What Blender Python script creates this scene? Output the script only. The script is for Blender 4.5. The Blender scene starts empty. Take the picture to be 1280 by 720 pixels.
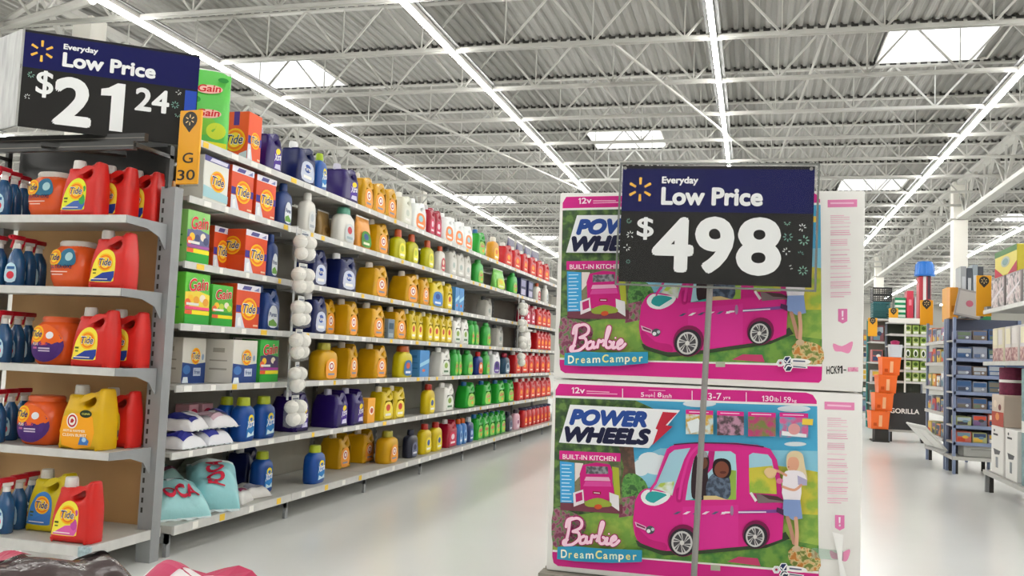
import bpy, bmesh, math, random
from mathutils import Vector, Matrix

random.seed(7)
C = bpy.context.scene.collection
SC = bpy.context.scene
PI = math.pi

# ------------------------------------------------------------------ camera
cam_d = bpy.data.cameras.new('camera')
cam = bpy.data.objects.new('camera', cam_d)
C.objects.link(cam)
cam_d.sensor_width = 36.0
cam_d.lens = 36.0 * 1129.0 / 1280.0
cam_d.clip_end = 300
RX = (0.96538287, 0.25752268, 0.04144849)      # camera right
RY = (0.0207138, 0.08271424, -0.99635801)      # camera down
RZ = (-0.26001317, 0.96272552, 0.07451664)     # view direction
EYE = (0.0, 0.0, 1.13)
cam.matrix_world = Matrix(((RX[0], -RY[0], -RZ[0], EYE[0]), (RX[1], -RY[1], -RZ[1], EYE[1]), (RX[2], -RY[2], -RZ[2], EYE[2]), (0, 0, 0, 1)))
SC.camera = cam

# ------------------------------------------------------------------ exposure, world
SC.view_settings.view_transform = 'Standard'
SC.view_settings.look = 'None'
SC.view_settings.gamma = 1.0
SC.view_settings.exposure = 0.0
SC.view_settings.use_curve_mapping = False
SC.cycles.use_denoising = True
SC.cycles.sample_clamp_indirect = 6.0
SC.cycles.max_bounces = 8
SC.cycles.diffuse_bounces = 4
SC.cycles.glossy_bounces = 3
SC.cycles.transparent_max_bounces = 8
SC.cycles.caustics_reflective = False
SC.cycles.caustics_refractive = False
TUBE_STRENGTH = 41.0
SKY_STRENGTH = 2.6
w = bpy.data.worlds.new('world')
SC.world = w
w.use_nodes = True
w.node_tree.nodes['Background'].inputs[0].default_value = (0.9, 0.95, 1.0, 1)
w.node_tree.nodes['Background'].inputs[1].default_value = 0.6

# ------------------------------------------------------------------ materials
def lin(c):
    c = c / 255.0
    return c / 12.92 if c <= 0.04045 else ((c + 0.055) / 1.055) ** 2.4

def rgb(h):
    return (lin(int(h[0:2], 16)), lin(int(h[2:4], 16)), lin(int(h[4:6], 16)), 1.0)

_M = {}
def mat(h, rough=0.5, metal=0.0, noise=0.0, scale=20.0, spec=0.5, h2=None, h3=None, bump=0.0, stretch=None):
    """procedural surface: one colour, or a noise mix of two or three"""
    key = (h, rough, metal, noise, scale, spec, h2, h3, bump, stretch)
    if key in _M:
        return _M[key]
    m = bpy.data.materials.new('surface_' + h)
    m.use_nodes = True
    nt = m.node_tree
    b = nt.nodes['Principled BSDF']
    b.inputs['Base Color'].default_value = rgb(h)
    b.inputs['Roughness'].default_value = rough
    b.inputs['Metallic'].default_value = metal
    b.inputs['Specular IOR Level'].default_value = spec
    if noise or h2 or bump:
        tc = nt.nodes.new('ShaderNodeTexCoord')
        n = nt.nodes.new('ShaderNodeTexNoise')
        n.inputs['Scale'].default_value = scale
        n.inputs['Detail'].default_value = 4
        if stretch:
            mp = nt.nodes.new('ShaderNodeMapping')
            mp.inputs['Scale'].default_value = stretch
            nt.links.new(tc.outputs['Object'], mp.inputs['Vector'])
            nt.links.new(mp.outputs['Vector'], n.inputs['Vector'])
        else:
            nt.links.new(tc.outputs['Object'], n.inputs['Vector'])
        if noise or h2:
            r = nt.nodes.new('ShaderNodeValToRGB')
            base = rgb(h)
            if h2:
                r.color_ramp.elements[0].color = base
                r.color_ramp.elements[1].color = rgb(h2)
                r.color_ramp.elements[0].position = 0.42
                r.color_ramp.elements[1].position = 0.58
                if h3:
                    e = r.color_ramp.elements.new(0.5)
                    e.color = rgb(h3)
            else:
                r.color_ramp.elements[0].color = tuple(max(0, x * (1 - noise)) for x in base[:3]) + (1,)
                r.color_ramp.elements[1].color = tuple(min(1, x * (1 + noise)) for x in base[:3]) + (1,)
                r.color_ramp.elements[0].position = 0.3
                r.color_ramp.elements[1].position = 0.7
            nt.links.new(n.outputs['Fac'], r.inputs['Fac'])
            nt.links.new(r.outputs['Color'], b.inputs['Base Color'])
        if bump:
            bp = nt.nodes.new('ShaderNodeBump')
            bp.inputs['Strength'].default_value = bump
            bp.inputs['Distance'].default_value = 0.02
            nt.links.new(n.outputs['Fac'], bp.inputs['Height'])
            nt.links.new(bp.outputs['Normal'], b.inputs['Normal'])
    _M[key] = m
    return m

def emit(h, s, name):
    if name in _M:
        return _M[name]
    m = bpy.data.materials.new(name)
    m.use_nodes = True
    nt = m.node_tree
    b = nt.nodes['Principled BSDF']
    b.inputs['Base Color'].default_value = rgb(h)
    b.inputs['Emission Color'].default_value = rgb(h)
    b.inputs['Emission Strength'].default_value = s
    _M[name] = m
    return m

def clear_film(name, alpha=0.12, h='f4f8fa'):
    if name in _M:
        return _M[name]
    m = bpy.data.materials.new(name)
    m.use_nodes = True
    b = m.node_tree.nodes['Principled BSDF']
    b.inputs['Base Color'].default_value = rgb(h)
    b.inputs['Roughness'].default_value = 0.12
    b.inputs['Alpha'].default_value = alpha
    _M[name] = m
    return m

STEEL = lambda: mat('8e9091', 0.42, 0.0, noise=0.06, scale=9)
SHELF = lambda: mat('b4b3ae', 0.42, 0.0, noise=0.07, scale=6)
SHELF_EDGE = lambda: mat('c9c8c4', 0.35, 0.0, noise=0.08, scale=14)
PAINT = lambda: mat('e3e0d6', 0.6, noise=0.04, scale=3)

# ------------------------------------------------------------------ mesh builder
class B:
    def __init__(self):
        self.v = []; self.f = []; self.mi = []; self.mats = []; self.sm = []
    def slot(self, m):
        if m not in self.mats:
            self.mats.append(m)
        return self.mats.index(m)
    def add(self, verts, faces, m, smooth=False):
        o = len(self.v); s = self.slot(m)
        self.v.extend([tuple(p) for p in verts])
        for fc in faces:
            self.f.append([i + o for i in fc]); self.mi.append(s); self.sm.append(smooth)
        return self
    def poly(self, pts, m):
        return self.add(pts, [list(range(len(pts)))], m)
    def box(self, x0, y0, z0, x1, y1, z1, m):
        v = [(x0, y0, z0), (x1, y0, z0), (x1, y1, z0), (x0, y1, z0), (x0, y0, z1), (x1, y0, z1), (x1, y1, z1), (x0, y1, z1)]
        return self.add(v, [(0, 3, 2, 1), (4, 5, 6, 7), (0, 1, 5, 4), (1, 2, 6, 5), (2, 3, 7, 6), (3, 0, 4, 7)], m)
    def bbox(self, x0, y0, z0, x1, y1, z1, m, r=0.006, seg=2):
        bm = bmesh.new()
        bmesh.ops.create_cube(bm, size=1.0)
        for q in bm.verts:
            q.co = Vector(((x0 + x1) / 2 + q.co.x * (x1 - x0), (y0 + y1) / 2 + q.co.y * (y1 - y0), (z0 + z1) / 2 + q.co.z * (z1 - z0)))
        bmesh.ops.bevel(bm, geom=bm.edges[:] + bm.verts[:], offset=r, segments=seg, affect='EDGES', profile=0.5)
        bm.verts.index_update()
        self.add([q.co[:] for q in bm.verts], [[q.index for q in fc.verts] for fc in bm.faces], m, True)
        bm.free()
        return self
    def bar(self, a, b, r, m, n=4, caps=True):
        a = Vector(a); b = Vector(b); d = (b - a).normalized()
        u = d.cross(Vector((0, 0, 1)))
        if u.length < 1e-4:
            u = Vector((1, 0, 0))
        u.normalize(); q = d.cross(u)
        vs = []
        for p in (a, b):
            for i in range(n):
                t = 2 * PI * (i + 0.5) / n
                vs.append(p + (u * math.cos(t) + q * math.sin(t)) * r)
        fs = [(i, (i + 1) % n, n + (i + 1) % n, n + i) for i in range(n)]
        if caps:
            fs += [list(range(n - 1, -1, -1)), list(range(n, 2 * n))]
        return self.add(vs, fs, m, n > 5)
    def tube(self, pts, r, m, n=8):
        for i in range(len(pts) - 1):
            self.bar(pts[i], pts[i + 1], r, m, n)
        return self
    def loft(self, rings, m, n=20, e=2.0, cx=0, cy=0, cap=True, smooth=True):
        """rings: (z, rx, ry[, dx, dy]); superellipse sections"""
        vs = []
        for rg in rings:
            z, rx, ry = rg[:3]
            dx, dy = (rg[3], rg[4]) if len(rg) > 3 else (0, 0)
            for i in range(n):
                t = 2 * PI * (i + 0.5) / n
                ct, st = math.cos(t), math.sin(t)
                x = math.copysign(abs(ct) ** (2.0 / e), ct) * rx
                y = math.copysign(abs(st) ** (2.0 / e), st) * ry
                vs.append((cx + dx + x, cy + dy + y, z))
        fs = []
        for k in range(len(rings) - 1):
            for i in range(n):
                j = (i + 1) % n
                fs.append((k * n + i, k * n + j, (k + 1) * n + j, (k + 1) * n + i))
        if cap:
            fs.append(list(range(n - 1, -1, -1)))
            fs.append([(len(rings) - 1) * n + i for i in range(n)])
        return self.add(vs, fs, m, smooth)
    def obj(self, name, parent=None, sharp=38, kind=None):
        me = bpy.data.meshes.new(name)
        me.from_pydata(self.v, [], self.f)
        for m in self.mats:
            me.materials.append(m)
        me.polygons.foreach_set('material_index', self.mi)
        me.polygons.foreach_set('use_smooth', self.sm)
        if any(self.sm):
            me.set_sharp_from_angle(angle=math.radians(sharp))
        me.update()
        o = bpy.data.objects.new(name, me)
        C.objects.link(o)
        if parent is not None:
            o.parent = parent
        if kind:
            o['kind'] = kind
        return o

def thing(name, label, cat, loc=(0, 0, 0), rz=0.0, group=None):
    o = bpy.data.objects.new(name, None)
    o.empty_display_size = 0.1
    C.objects.link(o)
    o.location = loc; o.rotation_euler = (0, 0, rz)
    o['label'] = label; o['category'] = cat
    if group:
        o['group'] = group
    return o

def tag(o, label, cat, group=None):
    o['label'] = label; o['category'] = cat
    if group:
        o['group'] = group
    return o

def copy_tree(src, parent=None):
    c = src.copy()
    C.objects.link(c)
    if parent is not None:
        c.parent = parent
    for ch in KIDS.get(src.name, []):
        copy_tree(ch, c)
    return c
KIDS = {}
def kid(parent, ch):
    KIDS.setdefault(parent.name, []).append(ch)
    return ch

# ------------------------------------------------------------------ text and flat print
_T = {}
def text_mesh(s, bold=0.0, shear=0.0, spacing=1.0, fine=False):
    key = (s, bold, shear, spacing, fine)
    if key in _T:
        return _T[key]
    cu = bpy.data.curves.new('t', 'FONT')
    cu.body = s; cu.size = 1.0; cu.offset = bold; cu.shear = shear; cu.space_character = spacing
    cu.resolution_u = 4
    o = bpy.data.objects.new('t', cu)
    C.objects.link(o)
    dg = bpy.context.evaluated_depsgraph_get()
    me = bpy.data.meshes.new_from_object(o.evaluated_get(dg))
    if fine:
        bm = bmesh.new(); bm.from_mesh(me)
        bmesh.ops.triangulate(bm, faces=bm.faces[:])
        for _ in range(3):
            bmesh.ops.subdivide_edges(bm, edges=[e for e in bm.edges if e.calc_length() > 0.12], cuts=1)
            bmesh.ops.triangulate(bm, faces=bm.faces[:])
        bm.to_mesh(me); bm.free()
    vs = [(p.co.x, p.co.y) for p in me.vertices]
    fs = [list(p.vertices) for p in me.polygons]
    bpy.data.objects.remove(o); bpy.data.curves.remove(cu); bpy.data.meshes.remove(me)
    x0 = min(p[0] for p in vs); x1 = max(p[0] for p in vs); y0 = min(p[1] for p in vs); y1 = max(p[1] for p in vs)
    vs = [((x - x0) / (x1 - x0), (y - y0) / (y1 - y0)) for x, y in vs]
    _T[key] = (vs, fs); _T[(s, 'aspect')] = (x1 - x0) / (y1 - y0)
    return _T[key]

class D:
    """flat print: polygons on a face, each layer a hair above the last; fn(u, v) gives the point, nrm the face normal"""
    def __init__(self, fn, nrm=(0, -1, 0), step=0.0004, base=0.0006):
        self.b = B(); self.fn = fn; self.n = nrm; self.step = step; self.k = 0; self.base = base
    def P(self, u, v):
        p = self.fn(u, v); e = self.base + self.k * self.step
        return (p[0] + self.n[0] * e, p[1] + self.n[1] * e, p[2] + self.n[2] * e)
    def up(self):
        self.k = math.floor(self.k) + 1
        return self
    def poly(self, pts, m, lay=True):
        if lay: self.k = math.floor(self.k) + 1
        else: self.k += 0.1
        self.b.poly([self.P(u, v) for u, v in pts], m)
        return self
    def rect(self, u0, v0, u1, v1, m, lay=True):
        return self.poly([(u0, v0), (u1, v0), (u1, v1), (u0, v1)], m, lay)
    def ell(self, u, v, a, b, m, n=20, lay=True, rot=0.0):
        pts = []
        for i in range(n):
            t = 2 * PI * i / n
            x, y = a * math.cos(t), b * math.sin(t)
            pts.append((u + x * math.cos(rot) - y * math.sin(rot), v + x * math.sin(rot) + y * math.cos(rot)))
        return self.poly(pts, m, lay)
    def text(self, s, u0, v0, u1, v1, m, bold=0.0, shear=0.0, lay=True, rot=0.0, quad=None, slope=0.0, fine=False):
        """lettering fitted to a box; bold = extra stroke weight as a share of the letter height"""
        if lay: self.up()
        vs, fs = text_mesh(s, 0.0, shear, 1.0, fine)
        asp = _T[(s, 'aspect')]
        ey = bold * 0.55; ex = ey / asp
        shifts = [(0, 0)] if not bold else [(0, 0)] + [(math.cos(k * PI / 4), math.sin(k * PI / 4)) for k in range(8)]
        k0 = self.k
        for i, (sx, sy) in enumerate(shifts):
            self.k = k0 + 0.12 * i
            out = []
            for x, y in vs:
                x = ex + x * (1 - 2 * ex) + sx * ex; y = ey + y * (1 - 2 * ey) + sy * ey
                if quad:
                    a, b_, c, d = quad        # bl, br, tr, tl
                    u = (a[0] * (1 - x) + b_[0] * x) * (1 - y) + (d[0] * (1 - x) + c[0] * x) * y
                    v = (a[1] * (1 - x) + b_[1] * x) * (1 - y) + (d[1] * (1 - x) + c[1] * x) * y
                elif rot:
                    w_, h_ = u1 - u0, v1 - v0
                    xx, yy = (x - 0.5) * w_, (y - 0.5) * h_
                    u = (u0 + u1) / 2 + xx * math.cos(rot) - yy * math.sin(rot)
                    v = (v0 + v1) / 2 + xx * math.sin(rot) + yy * math.cos(rot)
                else:
                    u = u0 + x * (u1 - u0); v = v0 + y * (v1 - v0) + slope * (u - u0)
                out.append(self.P(u, v))
            self.b.add(out, fs, m)
        self.k = k0 + (1 if bold else 0)
        return self
    def stroke(self, pts, wd, m, lay=True, closed=False, smooth=True):
        if lay: self.up()
        if smooth and len(pts) > 2:
            pts = spline(pts, 6, closed)
        # one ribbon; it rises slightly along its length so that loops can cross themselves
        n = len(pts)
        nor = []
        for i in range(n):
            a = pts[max(0, i - 1)]; c = pts[min(n - 1, i + 1)]
            dx, dy = c[0] - a[0], c[1] - a[1]
            L = math.hypot(dx, dy) or 1.0
            nor.append((-dy / L * wd / 2, dx / L * wd / 2, dx / L, dy / L))
        e0 = (pts[0][0] - nor[0][2] * wd * .35, pts[0][1] - nor[0][3] * wd * .35); e1 = (pts[-1][0] + nor[-1][2] * wd * .35, pts[-1][1] + nor[-1][3] * wd * .35)
        k0 = self.k
        vs = []
        seq = [(e0, nor[0], .55)] + [(q, m_, 1.0) for q, m_ in zip(pts, nor)] + [(e1, nor[-1], .55)]
        for i, (q, m_, f) in enumerate(seq):
            self.k = k0 + 0.8 * i / len(seq)
            vs += [self.P(q[0] + m_[0] * f, q[1] + m_[1] * f), self.P(q[0] - m_[0] * f, q[1] - m_[1] * f)]
        self.b.add(vs, [(2 * i, 2 * i + 1, 2 * i + 3, 2 * i + 2) for i in range(len(seq) - 1)], m)
        return self
    def obj(self, name, parent):
        return self.b.obj(name, parent)

def spline(pts, k=6, closed=False):
    out = []
    n = len(pts)
    rng = range(n) if closed else range(n - 1)
    for i in rng:
        g = (lambda j: pts[j % n]) if closed else (lambda j: pts[max(0, min(n - 1, j))])
        p0, p1, p2, p3 = g(i - 1), g(i), g(i + 1), g(i + 2)
        for s in range(k):
            t = s / k
            out.append(tuple(0.5 * ((2 * p1[q]) + (-p0[q] + p2[q]) * t + (2 * p0[q] - 5 * p1[q] + 4 * p2[q] - p3[q]) * t * t + (-p0[q] + 3 * p1[q] - 3 * p2[q] + p3[q]) * t ** 3) for q in range(2)))
    if not closed:
        out.append(tuple(pts[-1]))
    return out

def rrect(u0, v0, u1, v1, r, n=5):
    out = []
    for cx, cy, a0 in ((u1 - r, v1 - r, 0), (u0 + r, v1 - r, PI / 2), (u0 + r, v0 + r, PI), (u1 - r, v0 + r, 1.5 * PI)):
        for i in range(n + 1):
            a = a0 + PI / 2 * i / n
            out.append((cx + r * math.cos(a), cy + r * math.sin(a)))
    return out

def spark(d, u, v, r, m, dark=None):
    for k in range(6):
        a = PI / 2 + k * PI / 3
        c, s = math.cos(a), math.sin(a)
        q = [(0.42, -0.09), (1.0, -0.12), (1.04, 0), (1.0, 0.12), (0.42, 0.09)]
        d.poly([(u + r * (x * c - y * s), v + r * (x * s + y * c)) for x, y in q], m, lay=(k == 0))

# ------------------------------------------------------------------ the building
FLOOR = mat('f3f4f1', 0.2, noise=0.03, scale=0.7, spec=0.45)
b = B(); b.box(-24, -16, -0.1, 24, 64, 0, FLOOR); b.obj('floor', kind='structure')
WALL = mat('cfcdc5', 0.7, noise=0.04, scale=0.5)
for nm, q in (('wall_back', (-24, 64, 0, 24, 64.2, 6.3)), ('wall_front', (-24, -16.2, 0, 24, -16, 6.3)), ('wall_left', (-24.2, -16, 0, -24, 64, 6.3)), ('wall_right', (24, -16, 0, 24.2, 64, 6.3))):
    b = B(); b.box(*q, WALL); b.obj(nm, kind='structure')

ZD = 6.08
DECK = mat('8d8c87', 0.6, noise=0.03, scale=2)
SKYL = [(-8.3, 14.4), (2.62, 14.4), (-2.85, 20.0), (8.1, 20.0), (-8.3, 27.2), (2.95, 25.5), (-13.7, 20.0), (-2.85, 31.0), (8.1, 31.0), (-8.3, 36.5), (2.62, 36.5), (13.5, 14.4), (-2.85, 42.0), (-13.7, 31.0)]
SKYL = [(x, 13.5 + 1.83 * round((y - 13.5 - 0.9) / 1.83) + 0.915) for x, y in SKYL]
def deck():
    b = B()
    pitch = 0.1524
    prof = [(0.0, 0.0), (0.045, 0.0), (0.07, 0.032), (0.128, 0.032)]
    # strips along Y between joists so that skylights can be left open
    ys = [-16.0] + [13.5 + 1.83 * k for k in range(-16, 28)] + [64.0]
    n = int(48 / pitch)
    for j in range(len(ys) - 1):
        y0, y1 = ys[j], ys[j + 1]
        holes = [(x - 0.8, x + 0.8) for x, y in SKYL if y0 < y < y1]
        def run(xa, xb):
            i0 = int((xa + 24) / pitch); i1 = int((xb + 24) / pitch)
            pr = []
            for i in range(i0, i1):
                for p, z in prof:
                    pr.append((-24 + i * pitch + p, ZD + z))
            pr.append((-24 + i1 * pitch, ZD))
            vs = [(x, y0, z) for x, z in pr] + [(x, y1, z) for x, z in pr]
            m = len(pr)
            b.add(vs, [(i, i + 1, m + i + 1, m + i) for i in range(m - 1)], DECK)
        xs = -24.0
        for ha, hb in sorted(holes):
            run(xs, ha); xs = hb
        run(xs, 24.0)
    b.obj('ceiling', kind='structure')
    b = B(); b.box(-24, -16, ZD + 0.9, 24, 64, ZD + 1.0, DECK)
    b.obj('ceiling_roof', kind='structure')
deck()
SKY = emit('f4f8ff', SKY_STRENGTH, 'skylight_daylight')
for i, (x, y) in enumerate(SKYL):
    s = B()
    CURB = mat('eceae4', 0.6)
    x0, x1, y0, y1 = x - 0.8, x + 0.8, y - 0.84, y + 0.84
    s.box(x0 - 0.02, y0 - .02, ZD - 0.01, x0, y1 + .02, ZD + 0.3, CURB); s.box(x1, y0 - .02, ZD - 0.01, x1 + 0.02, y1 + .02, ZD + 0.3, CURB)
    s.box(x0, y0 - 0.02, ZD - 0.01, x1, y0, ZD + 0.3, CURB); s.box(x0, y1, ZD - 0.01, x1, y1 + 0.02, ZD + 0.3, CURB)
    o = s.obj('window_%d' % (i + 1), kind='structure')
    s = B(); s.box(x0, y0, ZD + 0.28, x1, y1, ZD + 0.3, SKY); s.obj('skylight_pane', o)

JP = mat('b3b2ac', 0.55, noise=0.03, scale=2)
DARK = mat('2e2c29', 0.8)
ZB = 5.32
def joist(y, x0=-22.0, x1=22.0, dashes=True):
    b = B()
    b.box(x0, y - 0.05, ZD - 0.055, x1, y + 0.05, ZD - 0.012, JP)
    b.box(x0, y - 0.045, ZB, x1, y - 0.006, ZB + 0.045, JP)
    b.box(x0, y + 0.006, ZB, x1, y + 0.045, ZB + 0.045, JP)
    n = int((x1 - x0) / 1.22)
    for i in range(n):
        xa = x0 + 0.3 + i * 1.22
        b.bar((xa, y, ZB + 0.03), (xa + 0.61, y, ZD - 0.03), 0.02, JP, 4, False)
        b.bar((xa, y, ZB + 0.03), (xa - 0.61, y, ZD - 0.03), 0.02, JP, 4, False)
        b.bar((xa, y, ZB + 0.03), (xa, y, ZD - 0.03), 0.012, JP, 4, False)
    if dashes:      # solid dark blocks stand in for shade in the deck's open flutes
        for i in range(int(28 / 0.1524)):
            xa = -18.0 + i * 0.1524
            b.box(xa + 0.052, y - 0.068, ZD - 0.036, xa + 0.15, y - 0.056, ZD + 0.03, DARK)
    b.obj('roof_joist', kind='structure')
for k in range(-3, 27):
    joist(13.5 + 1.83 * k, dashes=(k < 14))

def girder(x, y0, y1, zt=5.98, zb=5.0):
    b = B()
    b.box(x - 0.1, y0, zt - 0.09, x + 0.1, y1, zt, JP)
    b.box(x - 0.1, y0, zb, x + 0.1, y1, zb + 0.09, JP)
    n = int((y1 - y0) / 1.83)
    for i in range(n):
        ya = y0 + (i + 0.5) * 1.83
        b.bar((x, ya, zb + 0.05), (x, ya + 0.9, zt - 0.05), 0.045, JP)
        b.bar((x, ya, zb + 0.05), (x, ya - 0.9, zt - 0.05), 0.045, JP)
        b.bar((x, ya, zb + 0.05), (x, ya, zt - 0.05), 0.03, JP)
    b.obj('roof_girder', kind='structure')
girder(4.95, 3.0, 60.0)
girder(-9.9, 3.0, 60.0)
def column(x, y):
    b = B()
    b.bbox(x - 0.17, y - 0.17, 0.02, x + 0.17, y + 0.17, 5.98, mat('e6e3da', 0.5), 0.012)
    b.box(x - 0.26, y - 0.26, 0, x + 0.26, y + 0.26, 0.025, JP)
    for k in range(4):
        sx, sy = ((1, 1), (1, -1), (-1, 1), (-1, -1))[k]
        b.bar((x + sx * 0.22, y + sy * 0.22, 0.02), (x + sx * 0.22, y + sy * 0.22, 0.06), 0.015, DARK, 8)
    b.box(x - 0.24, y - 0.24, 5.0, x + 0.24, y + 0.24, 5.03, JP)
    b.obj('column', kind='structure')
for q in ((4.95, 24.8), (4.95, 40), (-9.9, 11.3), (-9.9, 25.5), (-9.9, 40)):
    column(*q)

# wind braces between joist bottom chords
for (a, c) in (((-6.2, 13.5, ZB), (-3.2, 26.3, ZB)), ((-1.9, 11.6, ZB), (2.0, 26.3, ZB)), ((1.0, 11.6, ZD - 0.1), (0.2, 22.6, ZB))):
    b = B(); b.bar(a, c, 0.022, JP); b.obj('roof_brace', kind='structure')
b = B(); b.bar((-12.2, 10.5, 5.3), (-8.0, 9.13, 5.3), 0.06, JP, 8); b.obj('roof_brace', kind='structure')

# ------------------------------------------------------------------ light strips
TUBE = emit('fcfbf8', TUBE_STRENGTH, 'fluorescent_tube')
WHITE = mat('efeeea', 0.4)
strips = [(-19.1, 'seventh strip over'), (-15.4, 'sixth'), (-11.65, 'fifth'), (-7.86, 'x'), (-4.13, 'x'), (-0.585, 'x'), (3.455, 'x'), (7.2, 'x'), (10.95, 'x'), (14.7, 'x'), (18.4, 'x')]
LAB = {-7.86: 'long white fluorescent strip running above the long aisle gondola', -4.13: 'long white fluorescent strip ending over the stacked toy cartons, tilting down the aisle',
       -0.585: 'long white fluorescent strip running straight down behind the tall price sign', 3.455: 'long white fluorescent strip above the far aisles beside the bright skylight',
       7.2: 'long white fluorescent strip behind the roof girder and white column', -11.65: 'long white fluorescent strip showing beneath the tilted price sign'}
def strip(x):
    zt = 5.30
    t = thing('light_strip', LAB.get(x, 'long white fluorescent strip out over the %s bay' % ('outer' if abs(x) > 15 else 'next')), 'ceiling light', (x, 0, zt), group='fluorescent strips under the roof')
    h = B()
    y0, y1 = -15.0, 60.0
    h.box(-0.035, y0, 0.005, 0.035, y1, 0.07, WHITE)
    h.box(-0.095, y0, 0.07, 0.095, y1, 0.085, mat('5a5a58', 0.5))
    kid(t, h.obj('housing', t))
    def tb(ya, yb):
        q = B()
        q.bar((0, ya, -0.028), (0, yb, -0.028), 0.03, TUBE, 8)
        return q
    vis = -9 < x < 8
    if vis:
        tb(y0, 6.5).obj('tube', t)
        k = 0; y = 6.5
        proto = None
        while y < 44:
            if proto is None:
                proto = tb(0.03, 1.19).obj('tube', t); proto.location = (0, y, 0)
            else:
                c = proto.copy(); C.objects.link(c); c.parent = t; c.location = (0, y, 0)
            y += 1.22
        tb(y, y1).obj('tube', t)
    else:
        tb(y0, y1).obj('tube', t)
for x, _ in strips:
    strip(x)
# ------------------------------------------------------------------ long gondola
XF, XB = -2.95, -3.44
BACKP = mat('8f8b80', 0.7, noise=0.06, scale=5)
TAGY = mat('f0c63a', 0.6); TAGW = mat('f1efe9', 0.6)
ORD = ['zeroth', 'first', 'second', 'third', 'fourth', 'fifth', 'sixth', 'seventh', 'eighth', 'ninth', 'tenth', 'eleventh', 'twelfth', 'thirteenth', 'fourteenth', 'fifteenth', 'sixteenth', 'seventeenth', 'eighteenth', 'nineteenth']
def ordn(n):
    if n < 20: return ORD[n]
    if n % 10 == 0: return {20: 'twentieth', 30: 'thirtieth', 40: 'fortieth'}[n]
    return {2: 'twenty', 3: 'thirty', 4: 'forty'}[n // 10] + '-' + ORD[n % 10]

def slotted_post(x0, y0, x1, y1, z1, face='y', z0=0.0):
    b = B()
    b.box(x0, y0, z0, x1, y1, z1, STEEL())
    z = 0.25
    while z < z1 - 0.05:
        if face == 'x':
            ym = (y0 + y1) / 2
            b.box(x1 - 0.001, ym - 0.006, z, x1 + 0.0006, ym + 0.006, z + 0.026, DARK)
        else:
            xm = x0 + 0.018
            b.box(xm - 0.006, y0 - 0.0006, z, xm + 0.006, y0 + 0.001, z + 0.026, DARK)
        z += 0.05
    return b

SECT = 1.25
Y0G = 4.19
LV = [('S2', .54), ('S3', .895), ('S4', 1.225), ('S5', 1.56), ('S6', 1.915), ('T', 2.235)]
def section(i):
    y0 = Y0G + i * SECT; y1 = y0 + SECT
    t = thing('shelf_unit', 'grey steel shelf unit stocked with detergent, %s from the aisle mouth' % ordn(i + 1), 'shelving', (XB, (y0 + y1) / 2, 0), group='shelf units of the long aisle gondola')
    ox, oy = XB, (y0 + y1) / 2
    def put(b, nm, par=t):
        b.v = [(x - ox, y - oy, z) for x, y, z in b.v]
        return b.obj(nm, par)
    b = B(); b.box(XB - 0.03, y0, 0.12, XB, y1, 2.2, BACKP); put(b, 'back_panel')
    b = slotted_post(XB, y0 + 0.0, XB + 0.03, y0 + 0.03, 2.24, 'x'); put(b, 'upright')
    for key, z in LV:
        b = B()
        fx = XF
        b.box(XB + 0.03, y0 + 0.004, z - 0.022, fx - 0.012, y1 - 0.004, z, SHELF())
        b.box(XB + 0.03, y0 + 0.004, z - 0.05, XB + 0.34, y0 + 0.012, z - 0.02, STEEL())
        b.box(XB + 0.03, y1 - 0.012, z - 0.05, XB + 0.34, y1 - 0.004, z - 0.02, STEEL())
        for k in range(1, 3):
            b.box(XB + 0.05, y0 + k * SECT / 3 - 0.03, z - 0.034, fx - 0.03, y0 + k * SECT / 3 + 0.03, z - 0.022, SHELF())
        sh = put(b, 'shelf')
        b = B()
        b.box(fx - 0.012, y0 + 0.003, z - 0.034, fx, y1 - 0.003, z + 0.004, SHELF_EDGE())
        r = random.Random(i * 31 + int(z * 100))
        pr = put(b, 'price_rail', sh)
        for k in range(5):
            b = B()
            ya = y0 + 0.06 + k * 0.23 + r.random() * 0.1
            b.box(fx, ya, z - 0.031, fx + 0.0015, ya + r.choice((0.035, 0.05, 0.07)), z - 0.001, TAGY if r.random() < 0.35 else TAGW)
            put(b, 'price_ticket', sh)
    b = B()
    b.box(XB + 0.02, y0 + 0.003, 0.125, XF + 0.03, y1 - 0.003, 0.165, mat('bdbbb3', 0.45, noise=0.07, scale=7))
    b.box(XF + 0.03, y0 + 0.003, 0.12, XF + 0.045, y1 - 0.003, 0.168, SHELF_EDGE())
    r = random.Random(i * 17)
    dk = put(b, 'base_deck')
    for k in range(4):
        b = B()
        ya = y0 + 0.08 + k * 0.3 + r.random() * 0.1
        b.box(XF + 0.045, ya, 0.126, XF + 0.0465, ya + 0.05, 0.162, TAGY if r.random() < 0.35 else TAGW)
        put(b, 'price_ticket', dk)
    b = B(); b.box(XB + .05, y0 + .002, 0.0, XB + .07, y1 - .002, 0.125, mat('6a6864', .6)); put(b, 'deck_shade_plate')  # dark plate added so the gap under the deck reads as shaded
    b = B(); b.box(XB + 0.0, y0 + 0.01, 0.0, XB + 0.03, y0 + 0.05, 0.14, STEEL()); b.box(XF - 0.02, y0 + 0.01, 0.0, XF, y0 + 0.04, 0.125, STEEL()); b.box(XB, y0 + 0.01, 0.07, XF, y0 + 0.03, 0.125, STEEL()); put(b, 'foot')
for i in range(9):
    section(i)

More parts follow.
